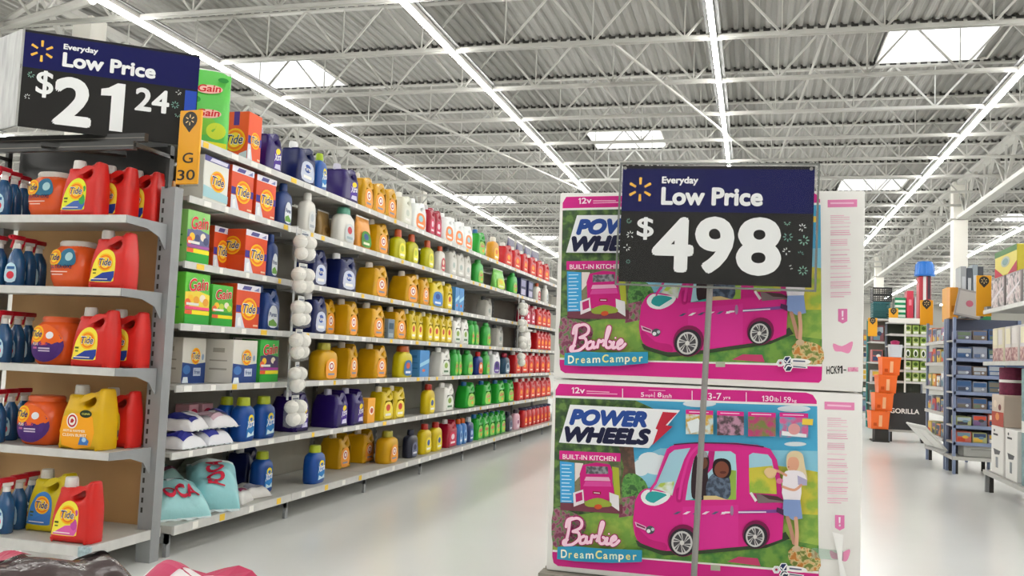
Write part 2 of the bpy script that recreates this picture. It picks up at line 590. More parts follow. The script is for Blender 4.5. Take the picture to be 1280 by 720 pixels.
# ------------------------------------------------------------------ end unit (endcap)
EX0, EX1 = -4.05, -2.98
t = thing('end_shelf_unit', 'grey steel end shelf unit with tan back panel at the aisle corner', 'shelving', ((EX0 + EX1) / 2, 4.1, 0))
def eput(b, nm, par):
    b.v = [(x - (EX0 + EX1) / 2, y - 4.1, z) for x, y, z in b.v]
    return b.obj(nm, par)
TAN = mat('c69c68', 0.65, noise=0.05, scale=3)
b = B(); b.box(EX0 + 0.03, 4.16, 0.12, EX1 - 0.05, 4.18, 1.99, TAN); eput(b, 'back_panel', t)
b = B(); b.box(EX0 + 0.03, 4.13, 1.99, EX1 - 0.05, 4.15, 2.17, mat('232322', 0.35)); eput(b, 'header_panel', t)
eput(slotted_post(EX1 - 0.05, 4.06, EX1 + 0.035, 4.13, 1.94), 'upright', t)
eput(slotted_post(EX0 - 0.03, 4.06, EX0 + 0.03, 4.13, 1.94), 'upright', t)
ELV = [('S2', .58), ('S3', .985), ('S4', 1.375), ('S5', 1.735)]
for key, z in ELV:
    b = B()
    b.box(EX0, 3.755, z - 0.02, EX1 - 0.06, 4.155, z, SHELF()); b.box(EX1 - 0.06, 3.755, z - 0.02, EX1, 4.055, z, SHELF())
    sh = eput(b, 'shelf', t)
    b = B(); b.box(EX0, 3.74, z - 0.034, EX1, 3.755, z + 0.004, SHELF_EDGE()); eput(b, 'price_rail', sh)
    for x in (EX0 - 0.004, EX1):
        b = B()
        pr = [(3.742, z + 0.004), (3.742, z - 0.034), (3.9, z - 0.04), (4.0, z - 0.07), (4.045, z - 0.125), (4.055, z - 0.13), (4.055, z + 0.004)]
        v = [(x, y, zz) for y, zz in pr] + [(x + 0.004, y, zz) for y, zz in pr]
        n = len(pr)
        b.add(v, [list(range(n)), list(range(2 * n - 1, n - 1, -1))] + [(i, (i + 1) % n, n + (i + 1) % n, n + i) for i in range(n)], STEEL())
        eput(b, 'bracket', sh)
b = B(); b.box(EX0, 3.62, 0.125, EX1 - 0.06, 4.155, 0.165, mat('bdbbb3', 0.45, noise=0.07, scale=7)); b.box(EX1 - 0.06, 3.62, 0.125, EX1 + 0.02, 4.055, 0.165, mat('bdbbb3', 0.45, noise=0.07, scale=7))
b.box(EX0, 3.605, 0.12, EX1 + 0.02, 3.62, 0.168, SHELF_EDGE()); b.box(EX1 + 0.02, 3.605, 0.12, EX1 + 0.032, 4.14, 0.168, SHELF_EDGE())
dk = eput(b, 'base_deck', t)
b = B(); b.bbox(EX1 - 0.02, 3.6, 0.118, EX1 + 0.036, 3.635, 0.17, mat('9fb4ba', 0.4, noise=0.3, scale=60), 0.008); eput(b, 'corner_cap', dk)
for x, y in ((EX1 - 0.06, 3.72), (EX1 - 0.03, 4.07), (EX0 + 0.03, 3.72)):
    b = B(); b.box(x, y, 0, x + 0.045, y + 0.03, 0.125, STEEL()); eput(b, 'foot', t)
BLK = mat('232322', 0.35)
for z0, y0 in ((2.075, 3.78), (2.135, 3.86)):
    b = B(); b.box(EX0 + 0.02, y0, z0, EX1 - 0.02, y0 + 0.03, z0 + 0.042, BLK)
    b.box(EX0 + 0.02, y0 - 0.002, z0 + 0.016, EX1 - 0.02, y0, z0 + 0.02, mat('77736c', 0.25)); eput(b, 'header_rail', t)
for x in (EX0, EX1 - 0.03):
    b = B(); b.box(x, 3.79, 2.09, x + 0.02, 4.09, 2.11, BLK); b.box(x, 4.06, 1.93, x + 0.02, 4.09, 2.16, BLK); eput(b, 'rail_bracket', t)

# ------------------------------------------------------------------ products
def jug_mesh(b, w, h, d, m, hole=True, squat=0.0):
    P = [(0.03, 0.0), (0.005, 0.03), (0.0, 0.14), (0.02, 0.4), (0.08, 0.6), (0.12, 0.72), (0.145, 0.8), (0.15, 0.845), (0.40, 0.845), (0.46, 0.81), (0.56, 0.83), (0.7, 0.89), (0.79, 0.92), (0.83, 0.955), (0.93, 0.955), (0.955, 0.9), (0.975, 0.68), (1.0, 0.42), (1.0, 0.1), (0.99, 0.03), (0.96, 0.0)]
    pts = spline(P, 3, True)
    pts = [(max(0, min(1, x)) * w - w / 2, max(0, min(0.96, z)) * h) for x, z in pts]
    holes = []
    if hole:
        hh = []
        for i in range(16):
            t = -2 * PI * i / 16
            x, z = 0.14 * math.cos(t), 0.07 * math.sin(t)
            hh.append(((0.645 + x * 0.93 - z * 0.36) * w - w / 2, (0.735 + x * 0.36 * (w / h) + z * 0.93) * h))
        holes = [hh]
    add_extruded(b, pts, holes, d, d * 0.26, m, h)

def add_extruded(b, outer, holes, d, bev, m, h, taper=0.38, tz=0.6):
    cu = bpy.data.curves.new('c', 'CURVE')
    cu.dimensions = '2D'; cu.fill_mode = 'BOTH'
    for pts in [outer] + holes:
        sp = cu.splines.new('POLY')
        sp.points.add(len(pts) - 1)
        for q, (x, y) in zip(sp.points, pts):
            q.co = (x, y, 0, 1)
        sp.use_cyclic_u = True
    bv = min(bev, 0.024)
    cu.extrude = d / 2 - bv; cu.bevel_depth = bv; cu.bevel_resolution = 2; cu.offset = -bv
    o = bpy.data.objects.new('c', cu); C.objects.link(o)
    me = bpy.data.meshes.new_from_object(o.evaluated_get(bpy.context.evaluated_depsgraph_get()))
    bm = bmesh.new(); bm.from_mesh(me)
    bpy.data.objects.remove(o); bpy.data.curves.remove(cu); bpy.data.meshes.remove(me)
    bmesh.ops.remove_doubles(bm, verts=bm.verts[:], dist=0.0004)
    for f in (tz, (tz + 1) / 2):
        bmesh.ops.bisect_plane(bm, geom=bm.verts[:] + bm.edges[:] + bm.faces[:], plane_co=(0, f * h, 0), plane_no=(0, 1, 0))
    bm.verts.index_update()
    vs = []
    for q in bm.verts:
        t = max(0.0, (q.co.y / h - tz) / (1 - tz))
        vs.append((q.co.x, -q.co.z * (1 - taper * t), q.co.y))
    b.add(vs, [[q.index for q in fc.verts] for fc in bm.faces], m, True)
    bm.free()

def screw_cap(x, z0, r, hh, m, n=18):
    b = B()
    rings = [(z0, r, r), (z0 + hh * 0.12, r * 1.02, r * 1.02), (z0 + hh * 0.85, r * 0.95, r * 0.95), (z0 + hh, r * 0.86, r * 0.86)]
    b.loft(rings, m, n, 2.0, cx=x)
    for i in range(9):
        a = 2 * PI * i / 9
        b.bar((x + r * math.cos(a), r * math.sin(a), z0 + hh * 0.1), (x + r * 0.95 * math.cos(a), r * 0.95 * math.sin(a), z0 + hh * 0.8), r * 0.05, m, 4)
    return b

def deep(h, f=0.72):
    c = [int(h[i:i + 2], 16) for i in (0, 2, 4)]
    g = max(c)
    return ''.join('%02x' % int(max(0, (x - (g - x) * 0.10)) * f ** (1 / 2.2)) for x in c)
def PL(h, r=0.32):
    c = [int(h[i:i + 2], 16) for i in (0, 2, 4)]
    return mat(deep(h) if max(c) - min(c) > 50 else h, r, spec=0.4)
INK = lambda h: mat(h, 0.5, spec=0.2)

def tide_disc(d, u, v, r, word='Tide'):
    d.ell(u, v, r, r, INK('f7b718')); d.ell(u, v, r * 0.84, r * 0.84, INK('ee7f1c')); d.ell(u, v, r * 0.64, r * 0.64, INK('fbd13c'))
    for k, (q, c) in enumerate(((0.07, 'f6f4ee'), (0.03, '1c2a6b'))):
        e = 0.06 * r if k == 0 else 0
        d.text(word, u - r * 0.8 - e, v - r * 0.36 - e, u + r * 0.78 + e, v + r * 0.42 + e, INK(c), q, 0.25)

def lab_tide(band='2a3f92', left='f6e14a', foot='e8622a', extra=None):
    def f(d, w, h):
        p = [(-0.40 * w, 0.12 * h), (-0.42 * w, 0.17 * h), (-0.35 * w, 0.42 * h), (-0.2 * w, 0.6 * h), (0.0, 0.66 * h), (0.16 * w, 0.6 * h), (0.22 * w, 0.46 * h), (0.2 * w, 0.2 * h), (0.14 * w, 0.12 * h)]
        d.poly(spline(p, 3, True), INK(left))
        d.poly([(-0.41 * w, 0.14 * h), (-0.1 * w, 0.27 * h), (0.205 * w, 0.3 * h), (0.2 * w, 0.2 * h), (0.14 * w, 0.125 * h), (-0.38 * w, 0.125 * h)], INK(band))
        if extra:
            d.ell(0.12 * w, 0.3 * h, 0.08 * w, 0.09 * h, INK(extra)); d.ell(0.17 * w, 0.48 * h, 0.035 * w, 0.05 * h, INK(extra))
        d.rect(-0.36 * w, 0.3 * h, -0.26 * w, 0.33 * h, INK('4d5a26')); d.rect(-0.35 * w, 0.25 * h, -0.27 * w, 0.27 * h, INK('4d5a26'), False)
        tide_disc(d, -0.04 * w, 0.44 * h, 0.2 * w)
        d.rect(-0.36 * w, 0.155 * h, 0.05 * w, 0.17 * h, INK('f3e9e4'))
    return f
def lab_hammer(d, w, h):
    d.poly(spline([(-0.38 * w, 0.06 * h), (-0.38 * w, 0.5 * h), (0.1 * w, 0.56 * h), (0.3 * w, 0.5 * h), (0.3 * w, 0.06 * h)], 2, True), INK('f3a521'))
    d.ell(-0.17 * w, 0.44 * h, 0.13 * w, 0.12 * h, INK('f4efe6')); d.ell(-0.17 * w, 0.44 * h, 0.105 * w, 0.097 * h, INK('b9262e')); d.ell(-0.17 * w, 0.44 * h, 0.075 * w, 0.07 * h, INK('f4efe6'))
    d.poly([(-0.21 * w, 0.41 * h), (-0.15 * w, 0.41 * h), (-0.12 * w, 0.45 * h), (-0.17 * w, 0.48 * h), (-0.2 * w, 0.46 * h)], INK('b9262e'))
    d.ell(0.14 * w, 0.56 * h, 0.14 * w, 0.06 * h, INK('23331f')); d.text('CLEAN', 0.05 * w, 0.545 * h, 0.23 * w, 0.575 * h, INK('e8e06a'), 0.04)
    d.text('ARM & HAMMER', -0.36 * w, 0.27 * h, 0.16 * w, 0.31 * h, INK('fbf3dc'), 0.04)
    d.text('CLEAN BURST', -0.36 * w, 0.2 * h, 0.2 * w, 0.245 * h, INK('fbf3dc'), 0.03)
    d.poly([(0.02 * w, 0.08 * h), (0.06 * w, 0.2 * h), (0.18 * w, 0.2 * h), (0.26 * w, 0.14 * h), (0.24 * w, 0.08 * h)], INK('3f74b6')); d.ell(0.15 * w, 0.16 * h, 0.05 * w, 0.035 * h, INK('a9cce6'))
def lab_hammer_small(d, w, h):
    d.poly(spline([(-0.34 * w, 0.08 * h), (-0.36 * w, 0.5 * h), (0.2 * w, 0.56 * h), (0.3 * w, 0.1 * h)], 3, True), INK('f0a040'))
    d.ell(-0.05 * w, 0.38 * h, 0.19 * w, 0.13 * h, INK('f3efe8')); d.ell(-0.05 * w, 0.38 * h, 0.13 * w, 0.09 * h, INK('b8303a')); d.ell(-0.05 * w, 0.38 * h, 0.08 * w, 0.055 * h, INK('f3efe8'))
    d.rect(-0.26 * w, 0.14 * h, 0.16 * w, 0.19 * h, INK('8c93a4'))
def lab_xtra(d, w, h):
    d.poly([(-0.3 * w, 0.08 * h), (-0.26 * w, 0.56 * h), (0.26 * w, 0.62 * h), (0.3 * w, 0.12 * h)], INK('2f7fc4'))
    d.ell(0.02 * w, 0.52 * h, 0.2 * w, 0.09 * h, INK('f4d92c'), rot=0.3); d.ell(0.02 * w, 0.5 * h, 0.12 * w, 0.045 * h, INK('3c6fb0'), rot=0.3)
    d.text('Xtra', -0.28 * w, 0.28 * h, 0.28 * w, 0.46 * h, INK('f7f7f4'), 0.05, 0.15, slope=0.25)
    d.poly([(-0.26 * w, 0.1 * h), (-0.2 * w, 0.22 * h), (0.06 * w, 0.16 * h), (0.26 * w, 0.24 * h), (0.28 * w, 0.13 * h)], INK('d6ecf4'))
def lab_purple(d, w, h):
    d.poly([(-0.1 * w, 0.08 * h), (-0.1 * w, 0.5 * h), (0.3 * w, 0.6 * h), (0.36 * w, 0.1 * h)], INK('4b2b92'))
    d.ell(0.14 * w, 0.5 * h, 0.15 * w, 0.07 * h, INK('f4d62c'), rot=0.3)
    d.text('Xtra', -0.08 * w, 0.26 * h, 0.34 * w, 0.42 * h, INK('f7f7f4'), 0.05, 0.15, slope=0.25)
    d.poly([(-0.06 * w, 0.1 * h), (0.0, 0.2 * h), (0.3 * w, 0.22 * h), (0.34 * w, 0.1 * h)], INK('d9d6ee'))
def lab_purex(d, w, h):
    d.poly(spline([(-0.3 * w, 0.1 * h), (-0.32 * w, 0.4 * h), (-0.1 * w, 0.56 * h), (0.22 * w, 0.48 * h), (0.28 * w, 0.1 * h)], 3, True), INK('dfe5ea'))
    d.poly([(-0.3 * w, 0.1 * h), (-0.3 * w, 0.2 * h), (0.0, 0.26 * h), (0.26 * w, 0.16 * h), (0.26 * w, 0.1 * h)], INK('6fa24a'))
    d.text('Purex', -0.27 * w, 0.31 * h, 0.22 * w, 0.41 * h, INK('27407e'), 0.05)
def lab_patch(c1, c2, c3='f4f2ec', word=None):
    def f(d, w, h):
        d.poly(spline([(-0.34 * w, 0.1 * h), (-0.34 * w, 0.46 * h), (0.0, 0.56 * h), (0.3 * w, 0.46 * h), (0.32 * w, 0.1 * h)], 3, True), INK(c1))
        d.ell(-0.03 * w, 0.38 * h, 0.18 * w, 0.1 * h, INK(c2))
        d.rect(-0.25 * w, 0.14 * h, 0.22 * w, 0.21 * h, INK(c3))
        if word:
            d.text(word, -0.22 * w, 0.33 * h, 0.18 * w, 0.43 * h, INK(c3), 0.05)
    return f
def lab_gain_jug(d, w, h):
    d.poly(spline([(-0.34 * w, 0.1 * h), (-0.34 * w, 0.46 * h), (0.0, 0.56 * h), (0.3 * w, 0.46 * h), (0.32 * w, 0.1 * h)], 3, True), INK('8fd05a'))
    d.text('Gain', -0.26 * w, 0.3 * h, 0.24 * w, 0.46 * h, INK('f5f1ea'), 0.08, 0.1, slope=0.1)
    d.text('Gain', -0.25 * w, 0.305 * h, 0.23 * w, 0.455 * h, INK('d8322e'), 0.04, 0.1, slope=0.1)
    d.ell(0.1 * w, 0.2 * h, 0.12 * w, 0.06 * h, INK('f0a53c'))

def prod_jug(name, label, w, h, d, body, cap, labfn, hole=True):
    def build():
        t = thing(name, label, 'detergent')
        b = B(); jug_mesh(b, w, h, d, PL(body), hole); kid(t, b.obj('bottle_body', t, 50))
        kid(t, screw_cap((0.275 - 0.5) * w, 0.83 * h, 0.115 * w + 0.006, 0.165 * h, PL(cap)).obj('cap', t))
        dd = D(lambda u, v: (u, -d / 2, v)); labfn(dd, w, h); kid(t, dd.obj('label', t))
        return t
    return build, w, d
def prod_bottle(name, label, w, h, d, body, cap, labfn, neck=0.3, e=3.2, shoulder=0.72, waist=1.0, cat='detergent', handle=False):
    def build():
        t = thing(name, label, cat)
        b = B(); a, c = w / 2, d / 2
        nr = neck * w / 2
        b.loft([(0, a * .9, c * .9), (0.012, a * .98, c * .98), (0.03, a, c), (0.4 * h, a * waist, c * waist), (0.62 * h, a * .98, c * .98), (shoulder * h, a * .9, c * .9), ((shoulder + .05) * h, a * .72, c * .75), ((shoulder + .085) * h, nr * 1.25, nr * 1.25), ((shoulder + .1) * h, nr, nr), (.9 * h, nr, nr)], PL(body), 24, e)
        kid(t, b.obj('bottle_body', t, 50))
        kid(t, screw_cap(0, (shoulder + .09) * h, nr * 1.3, (0.91 - shoulder) * h, PL(cap)).obj('cap', t))
        dd = D(lambda u, v: (u, -d / 2 * max(waist, 1.0) - 0.0005, v)); labfn(dd, w * 0.86, h); kid(t, dd.obj('label', t))
        return t
    return build, w, d
def prod_carton(name, label, w, h, d, base, front, side=None, cat='detergent', top='d8d4cf'):
    def build():
        t = thing(name, label, cat)
        b = B(); b.bbox(-w / 2, -d / 2, 0, w / 2, d / 2, h, mat(base, 0.45, spec=0.4), 0.003, 1); kid(t, b.obj('carton', t))
        dd = D(lambda u, v: (u, -d / 2, v)); front(dd, w, h); kid(t, dd.obj('front_print', t))
        if side:
            dd = D(lambda u, v: (-w / 2, -u, v), (-1, 0, 0)); side(dd, d, h); kid(t, dd.obj('side_print', t))
        b = B(); b.box(-w / 2 + 0.004, -0.004, h, w / 2 - 0.004, 0.004, h + 0.0012, mat(top, 0.5)); kid(t, b.obj('top_flap', t))
        return t
    return build, w, d
def prod_pouch(name, label, w, h, d, body, labfn, cat='detergent', seal='e9e9e4'):
    def build():
        t = thing(name, label, cat)
        b = B(); a, c = w / 2, d / 2
        b.loft([(0, a * .95, c * .8), (0.015, a, c), (0.3 * h, a, c * .96), (0.6 * h, a * .985, c * .8), (0.82 * h, a * .98, c * .42), (0.93 * h, a * .99, c * .1), (h, a, c * .06)], mat(body, 0.3, bump=0.25, scale=22), 28, 3.0)
        kid(t, b.obj('pouch_body', t, 60))
        dd = D(lambda u, v: (u, -d / 2 * (1 - 0.3 * max(0, (v / h - .3) / .4)), v), base=0.003); labfn(dd, w, h); kid(t, dd.obj('label', t))
        b = B(); b.box(-a * .98, -0.004, h * .955, a * .98, 0.004, h * 1.0, mat(seal, 0.35)); kid(t, b.obj('top_seal', t))
        return t
    return build, w, d

def f_tide_carton(base='e8571f', band='3d2f86', foot='d8482a', head='e4e1ea'):
    def f(d, w, h):
        if head: 
            d.rect(-w / 2, h * .86, w / 2, h, INK(head)); d.poly([(-w * .3, h * .88), (w * .05, h * .88), (w * .12, h * .97), (-w * .22, h * .97)], INK('53508c')); d.poly([(w * .2, h * .88), (w * .42, h * .88), (w * .42, h * .97)], INK('7d86b5'), False)
        d.rect(-w / 2, h * .36, w / 2, h * .52, INK(band))
        d.poly([(-w / 2, 0), (-w / 2, h * .34), (-w * .3, h * .34), (-w * .1, 0.0)], INK('d9dbe4'))
        d.poly([(-w * .42, h * .05), (-w * .42, h * .22), (-w * .32, h * .26), (-w * .26, h * .05)], INK('f3f3f3'))
        tide_disc(d, w * .03, h * .45, min(w * .34, h * .31))
        d.rect(w * .22, h * .06, w * .42, h * .1, INK('f5c9a8'))
    return f
def f_tide_white(blue=False):
    def f(d, w, h):
        if blue:
            d.poly([(-w / 2, 0), (-w / 2, h * .46), (0, h * .42), (w / 2, h * .46), (w / 2, 0)], INK('26407c')); d.ell(-w * .3, h * .3, w * .16, h * .1, INK('3f6fae')); d.rect(-w * .02, h * .16, w * .3, h * .34, INK('c3cbdc')); d.text('free', 0.02 * w, .2 * h, .26 * w, .3 * h, INK('27407e'), .03)
            d.poly([(-w * .48, 0.01 * h), (-w * .44, h * .14), (-w * .26, h * .14), (-w * .22, 0.01 * h)], INK('dfe9ef')); d.ell(w * .35, h * .58, w * .05, h * .07, INK('8fa6c6'))
            tide_disc(d, w * .04, h * .6, w * .2)
        else:
            d.rect(-w / 2, h * .88, w / 2, h, INK('57548f')); d.poly([(-w * .3, h * .9), (w * .4, h * .9), (w * .44, h * .98), (-w * .22, h * .98)], INK('d8d5e6'))
            d.poly([(-w / 2, h * .1), (-w / 2, h * .35), (w / 2, h * .25), (w / 2, h * .08)], INK('a7cfd6'))
            tide_disc(d, w * .05, h * .5, w * .3)
    return f
def f_gain(mid='e7a13a', stripe='e6507c', pic='f0d64a'):
    def f(d, w, h):
        d.poly([(-w / 2, h * .32), (-w / 2, h * .62), (0, h * .66), (w / 2, h * .6), (w / 2, h * .32)], INK(pic))
        for k, (x, z, c) in enumerate(((-.28, .5, 'f4c23a'), (-.05, .48, mid), (.2, .52, 'f4e6cf'), (.34, .45, mid), (-.4, .42, 'e86a3c'))):
            d.ell(x * w, z * h, .12 * w, .075 * h, INK(c))
        d.rect(-w / 2, h * .29, w / 2, h * .35, INK(stripe)); d.rect(-w * .46, h * .37, w * .05, h * .42, INK('f0ede6'))
        d.rect(-w / 2, h * .2, w / 2, h * .28, INK('f1e22c')); d.rect(-w / 2, h * .2, -w * .22, h * .28, INK('e2603c'))
        d.rect(-w / 2, 0, w / 2, h * .195, INK('2f9d37'))
        d.text('Gain', -w * .4, h * .62, w * .4, h * .88, INK('f6f3ec'), 0.09, 0.1, slope=0.12)
        d.text('Gain', -w * .385, h * .628, w * .385, h * .872, INK('d62b33'), 0.045, 0.1, slope=0.12)
    return f
def s_blank(c='c9c4ba'):
    def f(d, w, h):
        d.rect(-w * .3, h * .3, w * .3, h * .34, INK(c)); d.rect(-w * .3, h * .5, w * .3, h * .53, INK(c), False); d.rect(-w * .2, h * .7, w * .2, h * .8, INK(c), False)
    return f
def s_tide(d, w, h):
    d.rect(-w / 2, h * .4, w / 2, h * .5, INK('c94a1c')); tide_disc(d, 0, h * .62, w * .33)
def s_tide_tall(d, w, h):
    d.rect(-w * .1, h * .72, w * .12, h, INK('4b2f86'))
    tide_disc(d, -w * .02, h * .42, w * .42); d.poly([(w * .1, 0), (w * .5, 0), (w * .5, h * .2), (w * .2, h * .14)], INK('c9d3dc'))

def lab_pouch_gain(d, w, h):
    d.ell(-w * .1, h * .3, w * .3, h * .12, INK('7cc142')); d.ell(w * .2, h * .24, w * .22, h * .1, INK('c9d93c'))
    d.poly([(-w * .45, h * .06), (-w * .45, h * .12), (w * .45, h * .1), (w * .45, h * .03)], INK('e8e032'))
    for z in (.44, .74):
        d.ell(0, h * z + .0, w * .3, h * .055, INK('f2c3b4'), rot=.1)
        d.text('Gain', -w * .26, h * (z - .045), w * .26, h * (z + .045), INK('cf2b33'), 0.06, .1, slope=.1)
    d.ell(-w * .3, h * .6, w * .12, h * .04, INK('2f8f3a')); d.ell(w * .3, h * .87, w * .12, h * .03, INK('2f8f3a'))

K = {}
def reg(key, spec, group):
    K[key] = dict(build=spec[0], w=spec[1], d=spec[2], group=group, proto=None)
DJ = 'detergent_jug'; DB = 'detergent_bottle'; PB = 'powder_carton'
J = lambda body, cap, lab, desc, w=.19, h=.285, d=.15, hole=True: prod_jug(DJ, desc, w, h, d, body, cap, lab, hole)
DESC = {}
def jug(key, desc, *a, **k):
    DESC[key] = desc; reg(key, J(a[0], a[1], a[2], desc, **k), desc + 's')
def bot(key, desc, *a, **k):
    DESC[key] = desc; reg(key, prod_bottle(DB, desc, *a, **k), desc + 's')
def car(key, desc, *a, **k):
    DESC[key] = desc; reg(key, prod_carton(PB, desc, *a, **k), desc + 's')
def pou(key, desc, *a, **k):
    DESC[key] = desc; reg(key, prod_pouch('detergent_pouch', desc, *a, **k), desc + 's')

jug('purple_jug', 'deep purple detergent jug', '2c1268', 'b9b6c6', lab_purple, d=.21)
jug('navy_jug', 'navy blue detergent jug', '16225c', 'e6e6e6', lab_patch('c9cfe0', '35529e', word='Purex'), d=.18)
jug('purex_jug', 'mid blue detergent jug', '24498c', '24498c', lab_purex, d=.18)
jug('yellow_jug', 'amber yellow handled detergent jug', 'f4bc1c', 'cfc6b8', lab_hammer_small, d=.2, w=.2)
jug('lemon_jug', 'bright lemon detergent jug', 'f2d40e', 'dcd6c2', lab_patch('f4dd58', 'c9452e', 'f6f3ea'), w=.17)
jug('lemon_blue_jug', 'lemon jug with blue splash label', 'f0d80e', 'e6dc3c', lab_patch('4f86c6', '2c4f94', 'e9eef4'), w=.22)
jug('natural_jug', 'cloudy clear plastic jug', 'dcdccb', 'ecebe2', lab_patch('e4e4d6', 'c9cfc0'))
jug('white_orange_jug', 'white jug with orange label', 'eef0ee', 'f3f3f1', lab_patch('f08a4a', 'a7d4dc', 'f7f4ef'), w=.22)
jug('crimson_jug', 'crimson detergent jug', 'b8173c', 'c9c3c6', lab_patch('c8385a', 'e8d6dc', 'f1e6ea'))
jug('green_jug', 'bright green detergent jug', '2fb33c', '2a6fa8', lab_gain_jug, w=.2)
jug('red_jug', 'bright red detergent jug', 'd3202a', 'd8d4cf', lab_patch('e04a2c', 'eca43a', 'f0d8c0'), w=.22, h=.29, d=.14)
jug('white_jug', 'white handled detergent jug', 'e9e7e0', 'efeee9', lab_patch('e3e8dc', '8aa84a', '5a7a5a'), w=.2)
jug('grey_jug', 'pale grey detergent jug', 'cfccc3', '54585c', lab_patch('d8d6cf', 'a9b6b0'))
jug('white_violet_jug', 'white jug with violet label', 'e6e6e6', 'dedede', lab_patch('5a3f8c', '2f2f5c', 'c9c6dc'))
bot('lime_cap_bottle', 'blue bottle with lime cap', .13, .27, .09, '2462b4', 'b9d62c', lab_xtra)
bot('blue_bottle', 'bright blue bottle with lime cap', .15, .265, .11, '1a58a8', 'c5d23a', lab_xtra, neck=.4)
bot('purex_bottle', 'slim navy bottle with pale label', .14, .28, .09, '23427f', '23427f', lab_purex)
bot('white_bottle', 'white bottle with tall white cap', .14, .28, .09, 'dfdcd4', 'e6e4de', lab_patch('d6d8d6', 'b9c0c4', 'a9b0b6'))
bot('mint_cap_bottle', 'large white bottle with mint green cap', .21, .28, .12, 'e4e2da', '6fb79e', lab_patch('cfd4d4', 'c0404a', '9fb3ba'), neck=.36)
bot('lime_bottle', 'yellow green bottle with orange cap', .15, .27, .1, 'd9d312', 'e0662a', lab_patch('e6e04a', 'b9c23a', 'f2f0d8'), shoulder=.66)
bot('floral_bottle', 'white bottle with red floral label', .13, .26, .09, 'e3e0d6', 'e06a3c', lab_patch('c8505a', 'e8e0c8', 'f0ead8'))
bot('green_bottle', 'bright green bottle', .17, .27, .1, '3fb84a', '49b85a', lab_gain_jug, shoulder=.78)
bot('yellow_bottle', 'amber bottle with pale cap', .19, .27, .15, 'f2bc1e', 'c9c04a', lab_hammer_small, neck=.36)
bot('lemon_label_bottle', 'lemon bottle with orange cap, blue label', .2, .28, .12, 'ead91a', 'd06a2a', lab_patch('3f74a8', 'c85a3c', 'e6eaf0'), neck=.4)
bot('lemon_bottle', 'lemon yellow bottle with red cap', .17, .28, .1, 'f0d40e', 'c93a2a', lab_patch('f0dc4a', '2f4f94', 'f4f2ea'))
bot('red_cap_bottle', 'dark blue bottle with red cap', .14, .26, .09, '28408c', 'd8342a', lab_patch('d8743a', 'e8e4da', 'c93a2a'))
bot('teal_bottle', 'dark teal bottle with crimson cap', .19, .26, .11, '1f4a66', 'b02a44', lab_patch('a9bccb', '27506f', 'e6eaee'))
bot('black_bottle', 'near black detergent bottle', .16, .25, .1, '1f2233', '23263a', lab_patch('6a6f86', '2f3350', 'd6d6de'))
bot('navy_bottle', 'navy bottle with silver cap', .14, .27, .09, '1f3f78', 'b9bec4', lab_patch('3f64a0', 'a9bcd8', 'dce4ee'))
bot('orange_cap_bottle', 'golden bottle with pale spout cap', .18, .29, .11, 'f0ac1c', 'ece6da', lab_patch('f0c04a', 'd6702a', 'f4f0e4'))
bot('orange_cap_blue_bottle', 'sky blue bottle with orange cap', .14, .27, .09, '4a86cc', 'e8702a', lab_patch('8fb8e0', '2f5fa8', 'f0f2f4'))
bot('pink_bottle', 'pale pink bottle', .15, .26, .09, 'd8a9b6', '3a2f3a', lab_patch('e6c6d0', '8c2f5a', 'f4e6ea'))
bot('red_dark_cap_bottle', 'red bottle with dark cap', .19, .26, .1, 'd62a30', '2f2f48', lab_patch('e8502a', 'f0b03a', 'f4e0d0'), shoulder=.8, neck=.5)
bot('white_tub', 'tall white plastic tub', .18, .27, .15, 'e6e3dc', 'eeece6', lab_patch('dedbd4', 'cfccc4', 'c3c0ba'), neck=.9, shoulder=.84)
car('tide_carton_tall', 'tall orange powder carton with dark purple strap', .15, .3, .17, 'e5521c', f_tide_carton(head=None), s_tide_tall)
car('tide_carton', 'orange powder carton with yellow round logo', .2, .265, .17, 'd9481c', f_tide_carton(), s_tide)
car('white_tide_carton', 'white powder carton with purple top edge', .2, .26, .15, 'e3e3da', f_tide_white(), s_blank())
car('white_tide_carton_blue', 'white and navy powder carton', .24, .26, .19, 'ddd9cf', f_tide_white(True), s_blank('a9a498'))
car('gain_carton', 'green powder carton with yellow fruit print', .2, .285, .16, '5fbf3a', f_gain(), s_blank('4aa04a'))
car('gain_carton_small', 'smaller green powder carton', .17, .24, .13, '49b03c', f_gain(pic='5fae3a', stripe='2f8f3a', mid='b9d04a'), s_blank('4aa04a'))
car('gain_carton_tall', 'pale green powder carton with grey flower print', .18, .29, .14, '8fcf6f', f_gain(pic='6a6f94', mid='4a4f74', stripe='a05a9c'), s_blank('4aa04a'))
car('gain_carton_violet', 'green powder carton with violet stripe', .18, .27, .14, '3fae45', f_gain(pic='4a4466', mid='55386a', stripe='a03a94'), s_blank('2f8f3a'))
car('blue_carton', 'sky blue powder carton', .16, .25, .11, '4a8cc8', lambda d, w, h: (d.poly([(-w / 2, h * .5), (w / 2, h * .7), (w / 2, h * .55), (-w / 2, h * .36)], INK('9fd0e6')), d.ell(-w * .1, h * .25, w * .16, h * .06, INK('c86a5a'))), s_blank('3a74b0'))
car('navy_carton', 'navy carton with pale panels', .2, .24, .16, '23234f', lambda d, w, h: (d.rect(-w * .4, h * .55, w * .3, h * .9, INK('8f8fb0')), d.rect(-w * .4, h * .1, w * .3, h * .42, INK('b9b6cc'))), s_blank('3a3a70'))
car('grey_carton', 'small grey blue carton', .12, .17, .1, '6f7f8c', lambda d, w, h: (d.rect(-w * .4, h * .5, w * .3, h * .8, INK('2f4a5a')), d.rect(-w * .4, h * .1, w * .3, h * .3, INK('a9b6bc'))), s_blank('54646f'))
